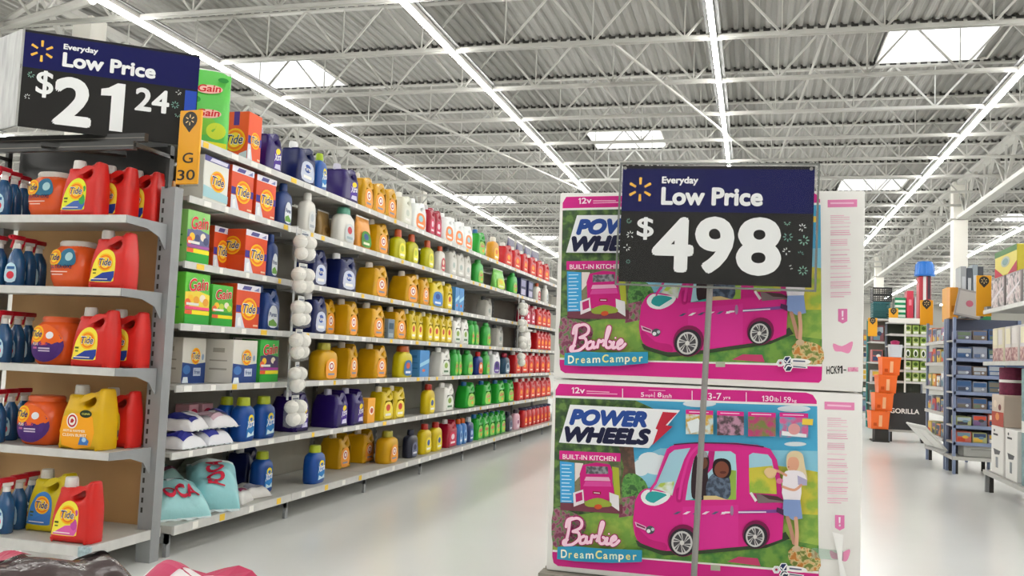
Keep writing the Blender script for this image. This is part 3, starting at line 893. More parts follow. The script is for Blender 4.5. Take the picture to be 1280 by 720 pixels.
car('amber_carton', 'small amber carton with round logo', .12, .2, .12, 'f0a82a', lambda d, w, h: (d.ell(0, h * .5, w * .3, h * .17, INK('f4efe6')), d.ell(0, h * .5, w * .2, h * .11, INK('c0502a'))), s_blank('d88a1c'))
car('pink_carton', 'slim pink carton with red oval', .1, .22, .1, 'd6a0aa', lambda d, w, h: (d.ell(0, h * .78, w * .36, h * .1, INK('c03050')), d.ell(0, h * .3, w * .3, h * .08, INK('c8506a'))), s_blank('c88a98'))
pou('gain_pouch', 'tall green scented detergent pouch', .22, .49, .12, '58c04a', lab_pouch_gain)
pou('tan_pouch', 'tan detergent pouch', .16, .24, .08, 'a5854f', lab_patch('b9975f', '8c6a3a', 'd6c49a'))
pou('citrus_pouch', 'orange green detergent pouch', .2, .26, .09, 'e0963a', lab_patch('4f8f3a', '3a5a8c', 'e6e6c8'))
pou('green_pouch', 'pale green detergent pouch', .26, .25, .1, '7fc85a', lab_patch('c9dc5a', 'e0c03a', 'f0f0d0'))
pou('violet_pouch', 'dark violet scent pouch with clear window', .26, .5, .09, '3a3560', lab_patch('6a63a0', 'b9b6d6', 'd6d3e6'))

SHELFNAME = {'T': 'top shelf', 'S6': 'sixth shelf up', 'S5': 'fifth shelf up', 'S4': 'fourth shelf up', 'S3': 'third shelf up', 'S2': 'second shelf up', 'S1': 'bottom deck'}
def place(key, loc, rz, label, sx=1.0, tilt=0.0):
    k = K[key]
    if k['proto'] is None:
        o = k['build'](); k['proto'] = o
    else:
        o = copy_tree(k['proto'])
    o.location = loc; o.rotation_euler = (0, 0, rz); o.scale = (sx, 1, 1)
    o['label'] = label; o['group'] = k['group']
    return o
AISLE = {
  'T': [('gain_pouch', 4.404, 4.671, 1, 0.08), ('tide_carton_tall', 4.751, 4.916, 1, 0), ('purple_jug', 5.018, 5.23, 1, 0.02), ('navy_jug', 5.386, 5.663, 1, 0), ('lime_cap_bottle', 5.687, 5.848, 1, 0), ('purple_jug', 6.058, 6.399, 1, 0), ('yellow_jug', 6.429, 7.155, 3, 0), ('natural_jug', 7.246, 7.515, 1, 0), ('white_orange_jug', 7.534, 7.886, 1, 0), ('crimson_jug', 7.93, 8.293, 2, 0), ('white_orange_jug', 8.364, 9.317, 3, 0), ('green_jug', 9.405, 9.903, 1, 0), ('orange_cap_bottle', 10.002, 10.487, 1, 0), ('red_jug', 10.597, 13.176, 6, 0), ('violet_pouch', 11.598, 13.486, 4, 0.22)],
  'S6': [('white_tide_carton', 4.321, 4.599, 1, 0), ('tide_carton', 4.615, 4.861, 1, 0), ('tide_carton', 4.889, 5.13, 1, 0), ('purex_bottle', 5.201, 5.381, 1, 0), ('white_bottle', 5.538, 5.714, 1, 0), ('tan_pouch', 6.04, 6.225, 1, 0.14), ('mint_cap_bottle', 6.085, 6.381, 1, 0), ('citrus_pouch', 6.41, 6.671, 1, 0), ('yellow_jug', 6.751, 7.02, 1, 0), ('lime_bottle', 7.179, 7.422, 1, 0), ('lime_bottle', 7.48, 7.761, 1, 0), ('lime_bottle', 7.845, 8.221, 1, 0), ('floral_bottle', 8.245, 8.507, 1, 0), ('grey_jug', 8.581, 9.306, 3, 0), ('green_bottle', 9.394, 9.919, 1, 0), ('green_pouch', 10.051, 10.952, 1, 0), ('green_bottle', 11.031, 11.314, 1, 0), ('navy_carton', 11.398, 12.203, 2, 0), ('floral_bottle', 12.3, 12.75, 1, 0), ('white_bottle', 12.855, 13.233, 1, 0)],
  'S5': [('gain_carton_tall', 4.222, 4.438, 1, 0), ('tide_carton', 4.669, 4.83, 1, 0.12), ('tide_carton', 4.786, 5.073, 1, 0), ('purex_bottle', 5.103, 5.223, 1, 0), ('navy_jug', 5.737, 5.96, 1, 0.02), ('navy_jug', 6.117, 6.427, 1, 0), ('yellow_jug', 6.733, 7.067, 1, 0), ('yellow_jug', 7.47, 7.769, 1, 0), ('yellow_jug', 7.81, 8.068, 1, 0), ('lemon_blue_jug', 8.09, 8.461, 1, 0), ('lemon_jug', 8.509, 8.734, 1, 0), ('blue_carton', 8.785, 9.077, 2, 0), ('grey_jug', 10.446, 11.01, 1, 0.2), ('crimson_jug', 11.802, 12.36, 2, 0), ('red_jug', 12.458, 13.352, 3, 0)],
  'S4': [('gain_carton', 4.224, 4.484, 1, 0), ('gain_carton_small', 4.5, 4.712, 1, 0), ('tide_carton', 4.729, 5.026, 1, 0), ('purex_jug', 5.074, 5.284, 1, 0), ('navy_jug', 5.728, 5.962, 1, 0), ('yellow_jug', 6.137, 6.284, 1, 0.1), ('yellow_jug', 6.297, 6.499, 1, 0), ('yellow_jug', 6.745, 7.025, 1, 0), ('grey_carton', 7.06, 7.218, 1, 0), ('yellow_jug', 7.254, 7.515, 1, 0), ('lemon_jug', 7.574, 7.92, 2, 0), ('lemon_jug', 8.006, 8.756, 4, 0), ('white_jug', 8.808, 9.323, 2, 0), ('green_bottle', 9.38, 9.708, 2, 0), ('green_bottle', 9.896, 10.259, 1, 0), ('grey_jug', 10.818, 11.193, 1, 0.12), ('white_tub', 11.769, 12.32, 1, 0), ('red_jug', 12.515, 13.411, 4, 0)],
  'S3': [('white_tide_carton_blue', 4.447, 4.694, 1, 0.14), ('white_tide_carton_blue', 4.725, 5.037, 1, 0), ('gain_carton_violet', 5.056, 5.282, 1, 0), ('yellow_bottle', 5.927, 6.201, 1, 0), ('yellow_jug', 6.445, 6.652, 1, 0.05), ('yellow_jug', 6.852, 7.121, 1, 0), ('lemon_label_bottle', 7.371, 7.778, 1, 0), ('blue_carton', 7.84, 8.139, 1, 0), ('white_jug', 8.389, 8.83, 1, 0), ('green_bottle', 8.881, 9.121, 2, 0), ('green_bottle', 9.203, 9.636, 1, 0), ('red_cap_bottle', 9.666, 9.947, 1, 0), ('green_bottle', 9.979, 10.208, 1, 0), ('white_violet_jug', 10.276, 10.662, 1, 0), ('teal_bottle', 10.736, 11.195, 1, 0), ('red_jug', 11.316, 13.469, 6, 0)],
  'S2': [('pink_carton', 4.721, 4.817, 1, 0.25), ('pink_carton', 4.85, 4.968, 1, 0.25), ('blue_bottle', 4.89, 5.032, 1, 0.1), ('blue_bottle', 4.896, 5.079, 1, 0), ('blue_bottle', 5.127, 5.325, 1, 0), ('purple_jug', 5.67, 5.88, 1, 0.06), ('purple_jug', 6.152, 6.398, 1, 0), ('purple_jug', 6.455, 6.694, 1, 0), ('amber_carton', 6.724, 6.899, 1, 0), ('lemon_jug', 7.031, 7.57, 2, 0), ('lemon_bottle', 8.058, 8.439, 1, 0), ('white_jug', 8.534, 9.011, 1, 0), ('green_jug', 9.283, 9.72, 1, 0), ('green_jug', 9.969, 10.331, 1, 0), ('green_jug', 10.504, 11.414, 2, 0), ('red_jug', 11.538, 13.532, 6, 0)],
  'S1': [('navy_jug', 5.396, 5.577, 1, 0.25), ('blue_bottle', 5.332, 5.516, 1, 0.1), ('blue_bottle', 5.846, 6.107, 1, 0), ('yellow_jug', 6.695, 6.918, 1, 0.2), ('yellow_jug', 7.156, 7.408, 1, 0.2), ('yellow_bottle', 7.183, 7.526, 1, 0), ('black_bottle', 7.679, 8.003, 1, 0), ('lemon_bottle', 8.046, 8.66, 2, 0), ('crimson_jug', 8.758, 9.093, 1, 0), ('orange_cap_blue_bottle', 9.119, 9.423, 2, 0), ('navy_bottle', 9.451, 9.686, 1, 0), ('green_jug', 9.776, 11.001, 5, 0), ('black_bottle', 11.077, 11.393, 1, 0), ('pink_bottle', 11.434, 11.77, 1, 0), ('red_dark_cap_bottle', 11.901, 13.599, 7, 0)],
}
ENDCAP = {
  'S5': [('tub_oxi', -3.56, 3.79), ('tide_jug_green', -3.315, 3.79), ('tide_jug', -3.233, 3.915), ('tide_jug', -3.163, 4.04)],
  'S4': [('tub_oxi', -3.388, 3.79), ('tide_jug', -3.111, 3.79)],
  'S3': [('tub_plum', -3.459, 3.79), ('tide_jug', -3.18, 3.79), ('tide_jug', -3.112, 3.93)],
  'S2': [('tub_plum', -3.507, 3.79), ('hammer_jug', -3.2, 3.79), ('tide_jug', -3.149, 3.96)],
  'S1': [('tide_yellow_jug', -3.371, 3.79), ('tide_jug_pink', -3.089, 3.64)],
}
SPRAYS = {
  'S5': [(-3.813, 3.79), (-3.857, 3.9), (-3.899, 4.01), (-3.926, 3.79)],
  'S4': [(-3.807, 3.79), (-3.695, 3.79), (-3.728, 3.9), (-3.763, 4.01)],
  'S3': [(-3.736, 3.79), (-3.761, 3.9), (-3.793, 4.01), (-3.848, 3.79)],
  'S2': [(-3.735, 3.79), (-3.761, 3.9), (-3.784, 4.01)],
  'S1': [(-3.516, 3.66), (-3.545, 3.77), (-3.57, 3.88), (-3.622, 3.66)],
}
LEVEL = {'T': 2.235, 'S6': 1.915, 'S5': 1.56, 'S4': 1.225, 'S3': 0.895, 'S2': 0.54, 'S1': 0.165}
ELEVEL = {'S5': 1.735, 'S4': 1.375, 'S3': 0.985, 'S2': 0.58, 'S1': 0.165}

rr = random.Random(5)
for lev, row in AISLE.items():
    z = LEVEL[lev] + 0.0005
    seq = sorted(((ya + (yb - ya) * (j + .5) / n, key, (yb - ya) / n, bk) for key, ya, yb, n, bk in row for j in range(n)))
    cnt = {}
    for y, key, pitch, bk in seq:
        cnt[key] = cnt.get(key, 0) + 1
        k = K[key]
        sx = max(0.85, min(1.45, pitch / k['w'] * 0.93))
        if key == 'gain_pouch': rot = PI / 2 - .9
        else: rot = PI / 2 + rr.uniform(-.05, .05)
        x = -2.972 - k['d'] / 2 - bk
        place(key, (x, y, z), rot, '%s, %s such along the %s' % (DESC[key], ordn(cnt[key]), SHELFNAME[lev]) if sum(1 for q in seq if q[1] == key) > 1 else '%s on the aisle %s' % (DESC[key], SHELFNAME[lev]), sx)

# ---- products on the end unit
jug('tide_jug', 'coral jug with yellow round logo', 'e8352f', 'cfc9c2', lab_tide(), w=.22, h=.3, d=.115)
jug('tide_jug_green', 'coral jug with green label', 'e8352f', 'e6e3de', lab_tide(band='4a68b0', left='e6e83a', extra='3f9a4a'), w=.22, h=.3, d=.115)
jug('tide_jug_pink', 'coral jug with pink label', 'e8352f', 'd6d2cc', lab_tide(band='d860a8', left='f4e44a', extra='c0489c'), w=.22, h=.3, d=.115)
jug('tide_yellow_jug', 'lemon jug with blue and grey label', 'e8d21a', 'c9c4ba', lab_tide(band='3f74b8', left='3f7cc0'), w=.22, h=.3, d=.13)
jug('hammer_jug', 'golden yellow jug with red and white round emblem', 'f5c713', 'b9b4ac', lab_hammer, w=.25, h=.315, d=.14)
def tub_spec(desc, plum):
    def build():
        t = thing('detergent_tub', desc, 'detergent')
        b = B(); R = .122
        b.loft([(0, R * .7, R * .62), (.01, R * .82, R * .72), (.05, R * .96, R * .84), (.11, R, R * .88), (.16, R * .97, R * .85), (.2, R * .84, R * .74), (.222, R * .66, R * .6)], mat('e2591f', .22), 28, 2.5)
        kid(t, b.obj('tub_body', t, 60))
        b = B(); b.loft([(.214, R * .7, R * .63), (.236, R * .72, R * .65), (.246, R * .66, R * .6)], mat('d65a28' if plum else 'cfc8c0', .35), 24, 2.3); kid(t, b.obj('lid', t))
        def fn(u, v):
            zt = (v - .11) / .12
            ry = R * .885 * (1 - .2 * zt * zt)
            return (u, -ry * max(0.2, 1 - min(.97, abs(u / (R * 1.0))) ** 2.5) ** (1 / 2.5), v)
        d = D(fn, base=.007, step=.0008)
        def fine(pts, m):
            # fan of small pieces so that the print follows the round wall
            cu = sum(p[0] for p in pts) / len(pts); cv = sum(p[1] for p in pts) / len(pts)
            d.up()
            for i in range(len(pts)):
                a, c = pts[i], pts[(i + 1) % len(pts)]
                for s in range(5):
                    f0, f1 = s / 5, (s + 1) / 5
                    q = lambda p, f: d.P(cu + (p[0] - cu) * f, cv + (p[1] - cv) * f)
                    d.b.add([q(a, f0), q(a, f1), q(c, f1), q(c, f0)], [(0, 1, 2, 3)], m)
        def el(u, v, a, c, m, n=24):
            fine([(u + a * math.cos(2 * PI * i / n), v + c * math.sin(2 * PI * i / n)) for i in range(n)], m)
        if plum:
            el(.0, .1, .098, .085, INK('4a2a72')); fine(spline([(-.09, .1), (-.06, .18), (0, .205), (.07, .17), (.085, .115)], 4, True), INK('e8661f'))
        else:
            fine(spline([(-.02, .12), (0, .19), (.05, .2), (.075, .15), (.06, .115)], 4, True), INK('2f6a86'))
            el(.04, .16, .02, .022, INK('a9ccd0'))
        r = .042
        el(-.045, .155, r, r, INK('f7b718')); el(-.045, .155, r * .8, r * .8, INK('ee8a1c')); el(-.045, .155, r * .6, r * .6, INK('fbd13c'))
        d.text('Tide', -.08, .14, -.01, .172, INK('1c2a6b'), .05, .2, fine=True)
        if plum:
            el(.035, .15, .02, .018, INK('e6e6ea')); d.text('PLUS', -.06, .098, -.025, .112, INK('f4f0ea'), .04, fine=True); d.text('COLD', -.015, .1, .03, .111, INK('e65a6a'), .04, fine=True)
            d.rect(-.055, .08, -.03, .09, INK('c06a9a')); d.rect(-.02, .08, .045, .087, INK('d6c6dc'), False); d.rect(-.02, .068, .045, .074, INK('d6c6dc'), False)
        else:
            d.text('ULTRA OXI', -.06, .098, .062, .118, INK('27304f'), .05, fine=True)
            d.rect(-.06, .08, .045, .085, INK('f6d0c0')); d.rect(-.05, .066, .02, .071, INK('f6d0c0'), False)
        kid(t, d.obj('label', t))
        return t
    return build, .24, .24
DESC['tub_oxi'] = 'round orange pods tub with blue label'; reg('tub_oxi', tub_spec(DESC['tub_oxi'], False), 'orange pods tubs')
DESC['tub_plum'] = 'round orange pods tub with plum label'; reg('tub_plum', tub_spec(DESC['tub_plum'], True), 'orange pods tubs')
def spray_build():
    t = thing('spray_bottle', 'spray', 'cleaner')
    b = B(); m = mat('1b4c78', .12, spec=.6)
    b.loft([(0, .04, .03), (.006, .046, .035), (.1, .046, .036), (.14, .043, .034), (.165, .035, .03), (.19, .02, .02), (.205, .014, .014)], m, 20, 2.4); kid(t, b.obj('bottle_body', t, 60))
    b = B(); b.loft([(.2, .018, .018), (.225, .017, .017), (.228, .012, .012)], PL('e4e2de'), 14); b.bbox(-.011, -.03, .226, .011, .03, .246, PL('e4e2de'), .005); kid(t, b.obj('collar', t))
    b = B(); b.bbox(-.014, -.052, .243, .014, .04, .268, PL('d0263c'), .006); b.bar((0, -.03, .246), (0, -.045, .2), .006, PL('d0263c'), 6); b.bar((0, -.05, .256), (0, -.064, .256), .008, PL('d0263c'), 8); kid(t, b.obj('trigger', t))
    d = D(lambda u, v: (u, -.0365, v)); d.poly(spline([(-.03, .03), (-.03, .1), (0, .125), (.03, .1), (.03, .03)], 3, True), INK('bcd8e6')); d.ell(0, .06, .022, .02, INK('d83a4a')); d.rect(-.022, .09, .022, .105, INK('2f5f94')); kid(t, d.obj('label', t))
    return t
reg('spray', (spray_build, .1, .08), 'blue spray bottles with red triggers')
ESH = {'S5': 'topmost end shelf', 'S4': 'fourth end shelf', 'S3': 'third end shelf', 'S2': 'second end shelf', 'S1': 'end unit deck'}
for lev, row in ENDCAP.items():
    cnt = {}
    for key, x, y in row:
        cnt[key] = cnt.get(key, 0) + 1
        n = sum(1 for q in row if q[0] == key)
        place(key, (x, y + K[key]['d'] / 2, ELEVEL[lev] + .0005), rr.uniform(-.02, .02), '%s on the %s%s' % (DESC[key], ESH[lev], ', %s toward the post' % ordn(cnt[key]) if n > 1 else ''))
for lev, row in SPRAYS.items():
    for i, (x, y) in enumerate(sorted(row, key=lambda q: -q[0])):
        place('spray', (x, y + .04, ELEVEL[lev] + .0005), rr.uniform(-.15, .15), 'blue spray bottle with red trigger on the %s, %s counting from the tub' % (ESH[lev], ordn(i + 1)))
# ------------------------------------------------------------------ bags and soft packs
def pillow(b, w, l, h, m, seed=0, n=26, lump=0.12):
    """lying bag: x across, y along, z up"""
    r = random.Random(seed)
    ph = [r.uniform(0, 6.28) for _ in range(6)]
    def zt(u, v):
        s = max(0.0, 1 - abs(2 * u / w) ** 3.2) ** .5 * max(0.0, 1 - abs(2 * v / l) ** 3.2) ** .5
        wob = 1 + lump * (math.sin(u * 31 + ph[0]) * math.cos(v * 23 + ph[1]) + .6 * math.sin(v * 47 + u * 19 + ph[2]))
        return h * s * wob
    vs = []
    for side in (1, 0):
        for j in range(n + 1):
            for i in range(n + 1):
                u = (math.sin((i / n - .5) * PI) * .5) * w; v = (math.sin((j / n - .5) * PI) * .5) * l
                vs.append((u, v, zt(u, v) * (1 if side else .0) + h * .06))
    fs = []
    o = (n + 1) ** 2
    for j in range(n):
        for i in range(n):
            a = j * (n + 1) + i
            fs.append((a, a + 1, a + n + 2, a + n + 1)); fs.append((o + a, o + a + n + 1, o + a + n + 2, o + a + 1))
    rim = [i for i in range(n + 1)] + [k * (n + 1) + n for k in range(1, n + 1)] + [n * (n + 1) + i for i in range(n - 1, -1, -1)] + [k * (n + 1) for k in range(n - 1, 0, -1)]
    for i in range(len(rim)):
        a, c = rim[i], rim[(i + 1) % len(rim)]
        fs.append((a, c, o + c, o + a))
    b.add(vs, fs, m, True)
    return lambda u, v: (u, v, zt(u, v) + h * .06)

def soft_bag(name, label, loc, rot, w, l, h, body, prints, seed, cat='detergent', group=None, seal='e6ecec', rough=.28):
    t = thing(name, label, cat, loc, 0, group); t.rotation_euler = rot
    b = B(); fn = pillow(b, w, l, h, mat(body, rough, bump=.3, scale=18), seed); b.obj('bag_body', t, 70)
    d = D(fn, (0, 0, 1), step=.0007, base=.008)
    KK = [0]
    def patch(u0, v0, u1, v1, m, n=8):
        KK[0] += 1
        d = D(fn, (0, 0, 1), step=.0007, base=.005 + KK[0] * .0007)
        for i in range(n):
            for j in range(n):
                a, c = u0 + (u1 - u0) * i / n, u0 + (u1 - u0) * (i + 1) / n
                e, f = v0 + (v1 - v0) * j / n, v0 + (v1 - v0) * (j + 1) / n
                d.b.add([d.P(a, e), d.P(c, e), d.P(c, f), d.P(a, f)], [(0, 1, 2, 3)], m)
        d.obj('bag_print', t)
    prints(d, patch, w, l)
    if d.b.v: d.obj('bag_lettering', t)
    b = B()
    for s in (-1, 1):
        vs = []
        for i in range(13):
            u = (i / 12 - .5) * w * .96
            vs += [(u, s * l * .48, h * .1), (u, s * (l * .5 + .018), h * .1 + .006 * math.sin(i * 2.3))]
        b = B(); b.add(vs, [(2 * i, 2 * i + 1, 2 * i + 3, 2 * i + 2) for i in range(12)], mat(seal, .35))
        b.obj('crimped_seal', t)
    return t

def p_foca(red='c01f3c', word='FOCA', c2=None):
    def f(d, patch, w, l):
        if c2: patch(-w * .42, -l * .44, w * .42, -l * .1, INK(c2))
        patch(-w * .1, l * .2, w * .3, l * .4, INK('dfeef0'))
        d.up()
        d.text(word, -w * .38, -l * .3, w * .3, l * .05, INK(red), .09, fine=True)
    return f
def p_foca_tall(d, patch, w, l):
    patch(-w * .42, l * .28, w * .42, l * .42, INK('e4f2f2'))
    d.text('FOCA', -l * .3, -w * .16, l * .3, w * .2, INK('c01f3c'), .09, rot=PI / 2, fine=True)
def p_stripe(c1, c2):
    def f(d, patch, w, l):
        patch(-w * .4, -l * .42, -w * .02, l * .42, INK(c1)); patch(w * .12, -l * .3, w * .34, l * .34, INK(c2))
    return f
zb = .166
soft_bag('detergent_bag', 'teal and white detergent bag with red letters lying flat beside the post', (-3.1, 4.44, zb + .065), (.45, 0, 1.0), .34, .3, .1, '9fd3d6', p_foca(), 1, group='teal detergent bags')
soft_bag('detergent_bag', 'teal detergent bag with tall red letters slumped over the deck edge', (-3.06, 4.76, zb + .11), (.62, 0, .72), .28, .36, .12, '93cdd2', p_foca_tall, 2, group='teal detergent bags')
soft_bag('detergent_bag', 'white detergent bag lying just past the slumped teal bag', (-3.07, 5.0, zb), (0, .05, .2), .2, .2, .08, 'dcdad6', p_stripe('e6e4e2', '8c3a5a'), 3, group='pale detergent bags')
soft_bag('detergent_bag', 'white crumpled bag at the end of the bag pile', (-3.09, 5.2, zb), (0, 0, -.2), .2, .24, .07, 'd6d3cf', p_stripe('c9c6c4', '7a7a86'), 4, group='pale detergent bags')
soft_bag('detergent_bag', 'grey green bag on top behind the slumped teal bag', (-3.3, 4.98, zb + .1), (.1, .1, .5), .3, .36, .12, 'b3b8ac', p_stripe('8a9488', '6a5a60'), 5, group='pale detergent bags')
soft_bag('detergent_bag', 'dusky bag lying deep in the deck behind the teal bags', (-3.33, 4.56, zb + .14), (0, .12, -.3), .26, .32, .1, '7fa09a', p_stripe('6a8a86', '6b3a4c'), 6, group='pale detergent bags')
soft_bag('detergent_bag', 'grey crumpled bag under the pile near the dark blue jug', (-3.32, 5.12, zb), (0, 0, .3), .22, .26, .1, 'a9a69e', p_stripe('8f8c88', '6f6a6c'), 7, group='pale detergent bags')
z2 = .541
for i, (x, y, z, a, lab, c, p) in enumerate(((-3.08, 4.44, 0, .04, 'white soft pack with navy bars, lowest beside the post', 'e8e8ec', ('2c2f86', '3a3f9c')), (-3.07, 4.69, 0, -.04, 'white and navy soft pack next in the low row', 'e4e4ea', ('3a3f94', 'e8e4e8')),
        (-3.1, 4.5, .093, .2, 'white soft pack lying on top of the low pair', 'eeecee', ('2a2c78', 'd8d4dc')), (-3.09, 4.76, .093, -.1, 'pale soft pack topping the pile toward the blue bottles', 'e2dfe2', ('c9a9b4', '50549c')))):
    soft_bag('soft_pack', lab, (x, y, z2 + z), (0, 0, a + PI / 2), .24, .2, .085, c, p_stripe(*p), 20 + i, group='navy and white soft packs')

# ------------------------------------------------------------------ hanging strips of dryer balls
BALL = mat('e9e6de', .75, noise=.04, scale=60, bump=.2)
def ball_strip(y, z_top, zs, seed, gr, where):
    x = -2.885
    t = thing('clip_strip', 'white clip strip hanging from the aisle shelf edge %s' % where, 'clip strip', (x, y, z_top), 0, 'clip strips on the aisle shelves')
    b = B(); b.box(-.002, -.012, z_top * 0 + (min(zs) - z_top), .001, .012, 0, mat('dfe3e4', .3)); b.obj('strip', t)
    b = B(); b.bar((-.06, 0, .004), (0, 0, .004), .004, mat('e6e6e4', .4), 6); b.box(-.062, -.016, -.03, -.056, .016, .012, mat('e6e6e4', .4)); b.bar((0, 0, 0.006), (0, 0, -.05), .006, mat('e6e6e4', .4), 6); b.obj('hook', t)
    r = random.Random(seed)
    for i, z in enumerate(zs):
        p = thing('dryer_ball_pack', 'pack of white dryer balls, %s from the top of the strip %s' % (ordn(i + 1), where), 'dryer balls', (x + .058, y, z), r.uniform(-.3, .3), gr); p.scale = (1.18, 1.18, 1.15)
        b = B(); b.box(-.004, -.035, .0, .0, .035, .03, mat('d8d9d6', .4)); b.box(-.0045, -.028, .006, .0005, .028, .016, mat('6f7684', .5)); b.box(-.0045, -.028, .02, .0005, .01, .026, mat('a9b0b4', .5)); b.obj('header_card', p)
        for j, (dy, dz, dx) in enumerate(((-.036, -.035, .0), (.036, -.035, .006), (-.03, -.1, .008), (.04, -.095, .0))):
            q = B(); rr_ = .039 + r.uniform(-.002, .003)
            q.loft([(dz + rr_ * math.sin(a), max(.001, rr_ * math.cos(a)), max(.001, rr_ * math.cos(a))) for a in [(-.5 + k / 8) * PI for k in range(9)]], BALL, 16, 2, cx=dx + r.uniform(-.004, .004), cy=dy)
            q.obj('ball', p)
        b = B()
        b.loft([(-.15, .02, .04), (-.14, .042, .08), (-.03, .045, .083), (0.005, .012, .04)], clear_film('pack_film', .13), 16, 2.4, cap=False); b.obj('film', p)
ball_strip(5.27, 1.905, [1.845 - .212 * i for i in range(6)], 3, 'dryer ball packs on the near strip', 'over the blue jugs')
ball_strip(11.05, 1.905, [1.8 - .212 * i for i in range(4)], 4, 'dryer ball packs on the far strip', 'beside the red jugs')

# ------------------------------------------------------------------ aisle markers
YEL = mat('e9a51a', .45); INKB = mat('2a2622', .5)
def aisle_marker(loc, w, h, label, t1, t2, rz=0.0):
    t = thing('aisle_marker', label, 'sign', loc, rz, None)
    b = B(); b.bbox(-w / 2, -.008, 0, w / 2, .008, h, YEL, .004, 1); b.obj('sign_plate', t)
    d = D(lambda u, v: (u, -.008, v))
    r = w * .33
    d.ell(0, h * .865, r, r, INKB, 24); d.poly([(-r * .8, h * .865 - r * .55), (r * .8, h * .865 - r * .55), (0, h * .865 - r * 1.5)], INKB, False)
    spark(d, 0, h * .865, r * .62, mat('e8c98c', .5))
    if t1: d.text(t1, -w * .22, h * .28, w * .26, h * .42, INKB, .02)
    if t2: d.text(t2, -w * .4, h * .05, w * .4, h * .19, INKB, .02)
    d.obj('sign_print', t)
    b = B(); b.box(-w * .3, .008, h * .1, w * .3, .03, h * .2, STEEL()); b.box(-w * .3, .008, h * .02, -w * .2, .02, h * .5, STEEL()); b.obj('bracket', t)
    return t
aisle_marker((-2.857, 4.03, 1.945), .135, .39, 'yellow aisle sign reading G 30 on the end post', 'G', '30', -.05)

# ------------------------------------------------------------------ price signs
NAVY = mat('16184e', .5, spec=.12); BLACK = mat('232221', .5, spec=.15); PW = mat('eceded', .45); GOLD = mat('f2b93c', .45)
def sign_face(t, w, h, hh, digits, dots=True, frame=None):
    """front face at y=0 toward -y, origin at lower middle"""
    b = B(); b.box(-w / 2, .0, 0, w / 2, .012, h, BLACK); b.obj('sign_board', t)
    d = D(lambda u, v: (u, 0, v))
    d.rect(-w / 2, h - hh, w / 2, h - .026 * h, NAVY)
    d.obj('header_band', t)
    d = D(lambda u, v: (u, 0, v), base=.002)
    cx, cz, r = -w * .402, h - hh * .52, w * .064
    spark(d, cx, cz, r, GOLD)
    d.obj('spark_logo', t)
    d = D(lambda u, v: (u, 0, v), base=.002)
    d.text('Everyday', -w * .287, h - hh * .43, -w * .094, h - hh * .235, PW, .07)
    d.text('Low Price', -w * .287, h - hh * .86, w * .243, h - hh * .465, PW, .1)
    d.obj('header_lettering', t)
    d = D(lambda u, v: (u, 0, v), base=.002)
    for s, x0, z0, x1, z1, bold in digits:
        d.text(s, x0 * w, z0 * h, x1 * w, z1 * h, PW, bold)
    d.obj('price_lettering', t)
    d = D(lambda u, v: (u, 0, v), base=.002)
    r_ = random.Random(3)
    d.up()
    cols = ['d8dcd8', '7fae9a', '6a9a8c', '9a6a70', 'd8dcd8', '5f8f86']
    for (x, z, s) in dots:
        c = mat(cols[r_.randrange(6)], .5)
        for k in range(8):
            a = k * PI / 4
            if r_.random() < .25: continue
            q = [(.45, -.12), (1, -.12), (1, .12), (.45, .12)]
            d.poly([(x * w + s * (p * math.cos(a) - e * math.sin(a)), z * h + s * (p * math.sin(a) + e * math.cos(a))) for p, e in q], c, False)
    d.obj('confetti_print', t)

t = thing('price_sign', 'price sign reading 498 on a slim post before the toy cartons', 'sign', (-.18, 4.0, 1.475), .0)
t.rotation_euler = (0, .012, .03)
W, H = .82, .52
sign_face(t, W, H, .205, [('$', -.41, .36, -.32, .555, .03), ('4', -.325, .09, -.105, .56, .085), ('9', -.1, .085, .105, .57, .085), ('8', .115, .08, .345, .57, .085)],
          [(-.455, .52, .012), (-.445, .4, .017), (-.46, .29, .016), (-.45, .17, .01), (.37, .53, .014), (.445, .49, .017), (.375, .41, .02), (.455, .385, .022), (.37, .29, .016), (.44, .27, .014), (.395, .16, .01), (.455, .135, .02)])
b = B()
for (x0, z0, x1, z1) in ((-W / 2 - .014, -.012, -W / 2 - .006, H + .014), (W / 2 + .012, -.012, W / 2 + .02, H + .014), (-W / 2 - .014, H + .008, W / 2 + .02, H + .014), (-W / 2 - .014, -.018, W / 2 + .02, -.01)):
    b.box(x0, -.004, z0, x1, .016, z1, mat('6f726e', .2))
b.obj('sleeve_edge', t)
b = B(); b.poly([(-W / 2 - .006, -.01, -.01), (W / 2 + .012, -.01, -.01), (W / 2 + .012, -.01, H + .008), (-W / 2 - .006, -.01, H + .008)], clear_film('sign_sleeve', .03, '9a9c9e')); b.obj('clear_sleeve', t)
for x in (-.4, .395):
    b = B(); b.bar((x, -.013, H - .012), (x, .02, H - .012), .007, mat('8a8a86', .3), 8); b.obj('clip', t)
b = B(); b.bar((-.005, .03, .3), (-.036, .036, -1.46), .0135, mat('8c8b88', .4, metal=.3), 8); b.box(-.05, .014, .05, .04, .03, .3, mat('8c8b88', .4)); b.obj('post', t)
b = B(); b.bbox(-.16, -.08, -1.475, .16, .14, -1.455, mat('6f6e6b', .4), .006); b.obj('foot_plate', t)

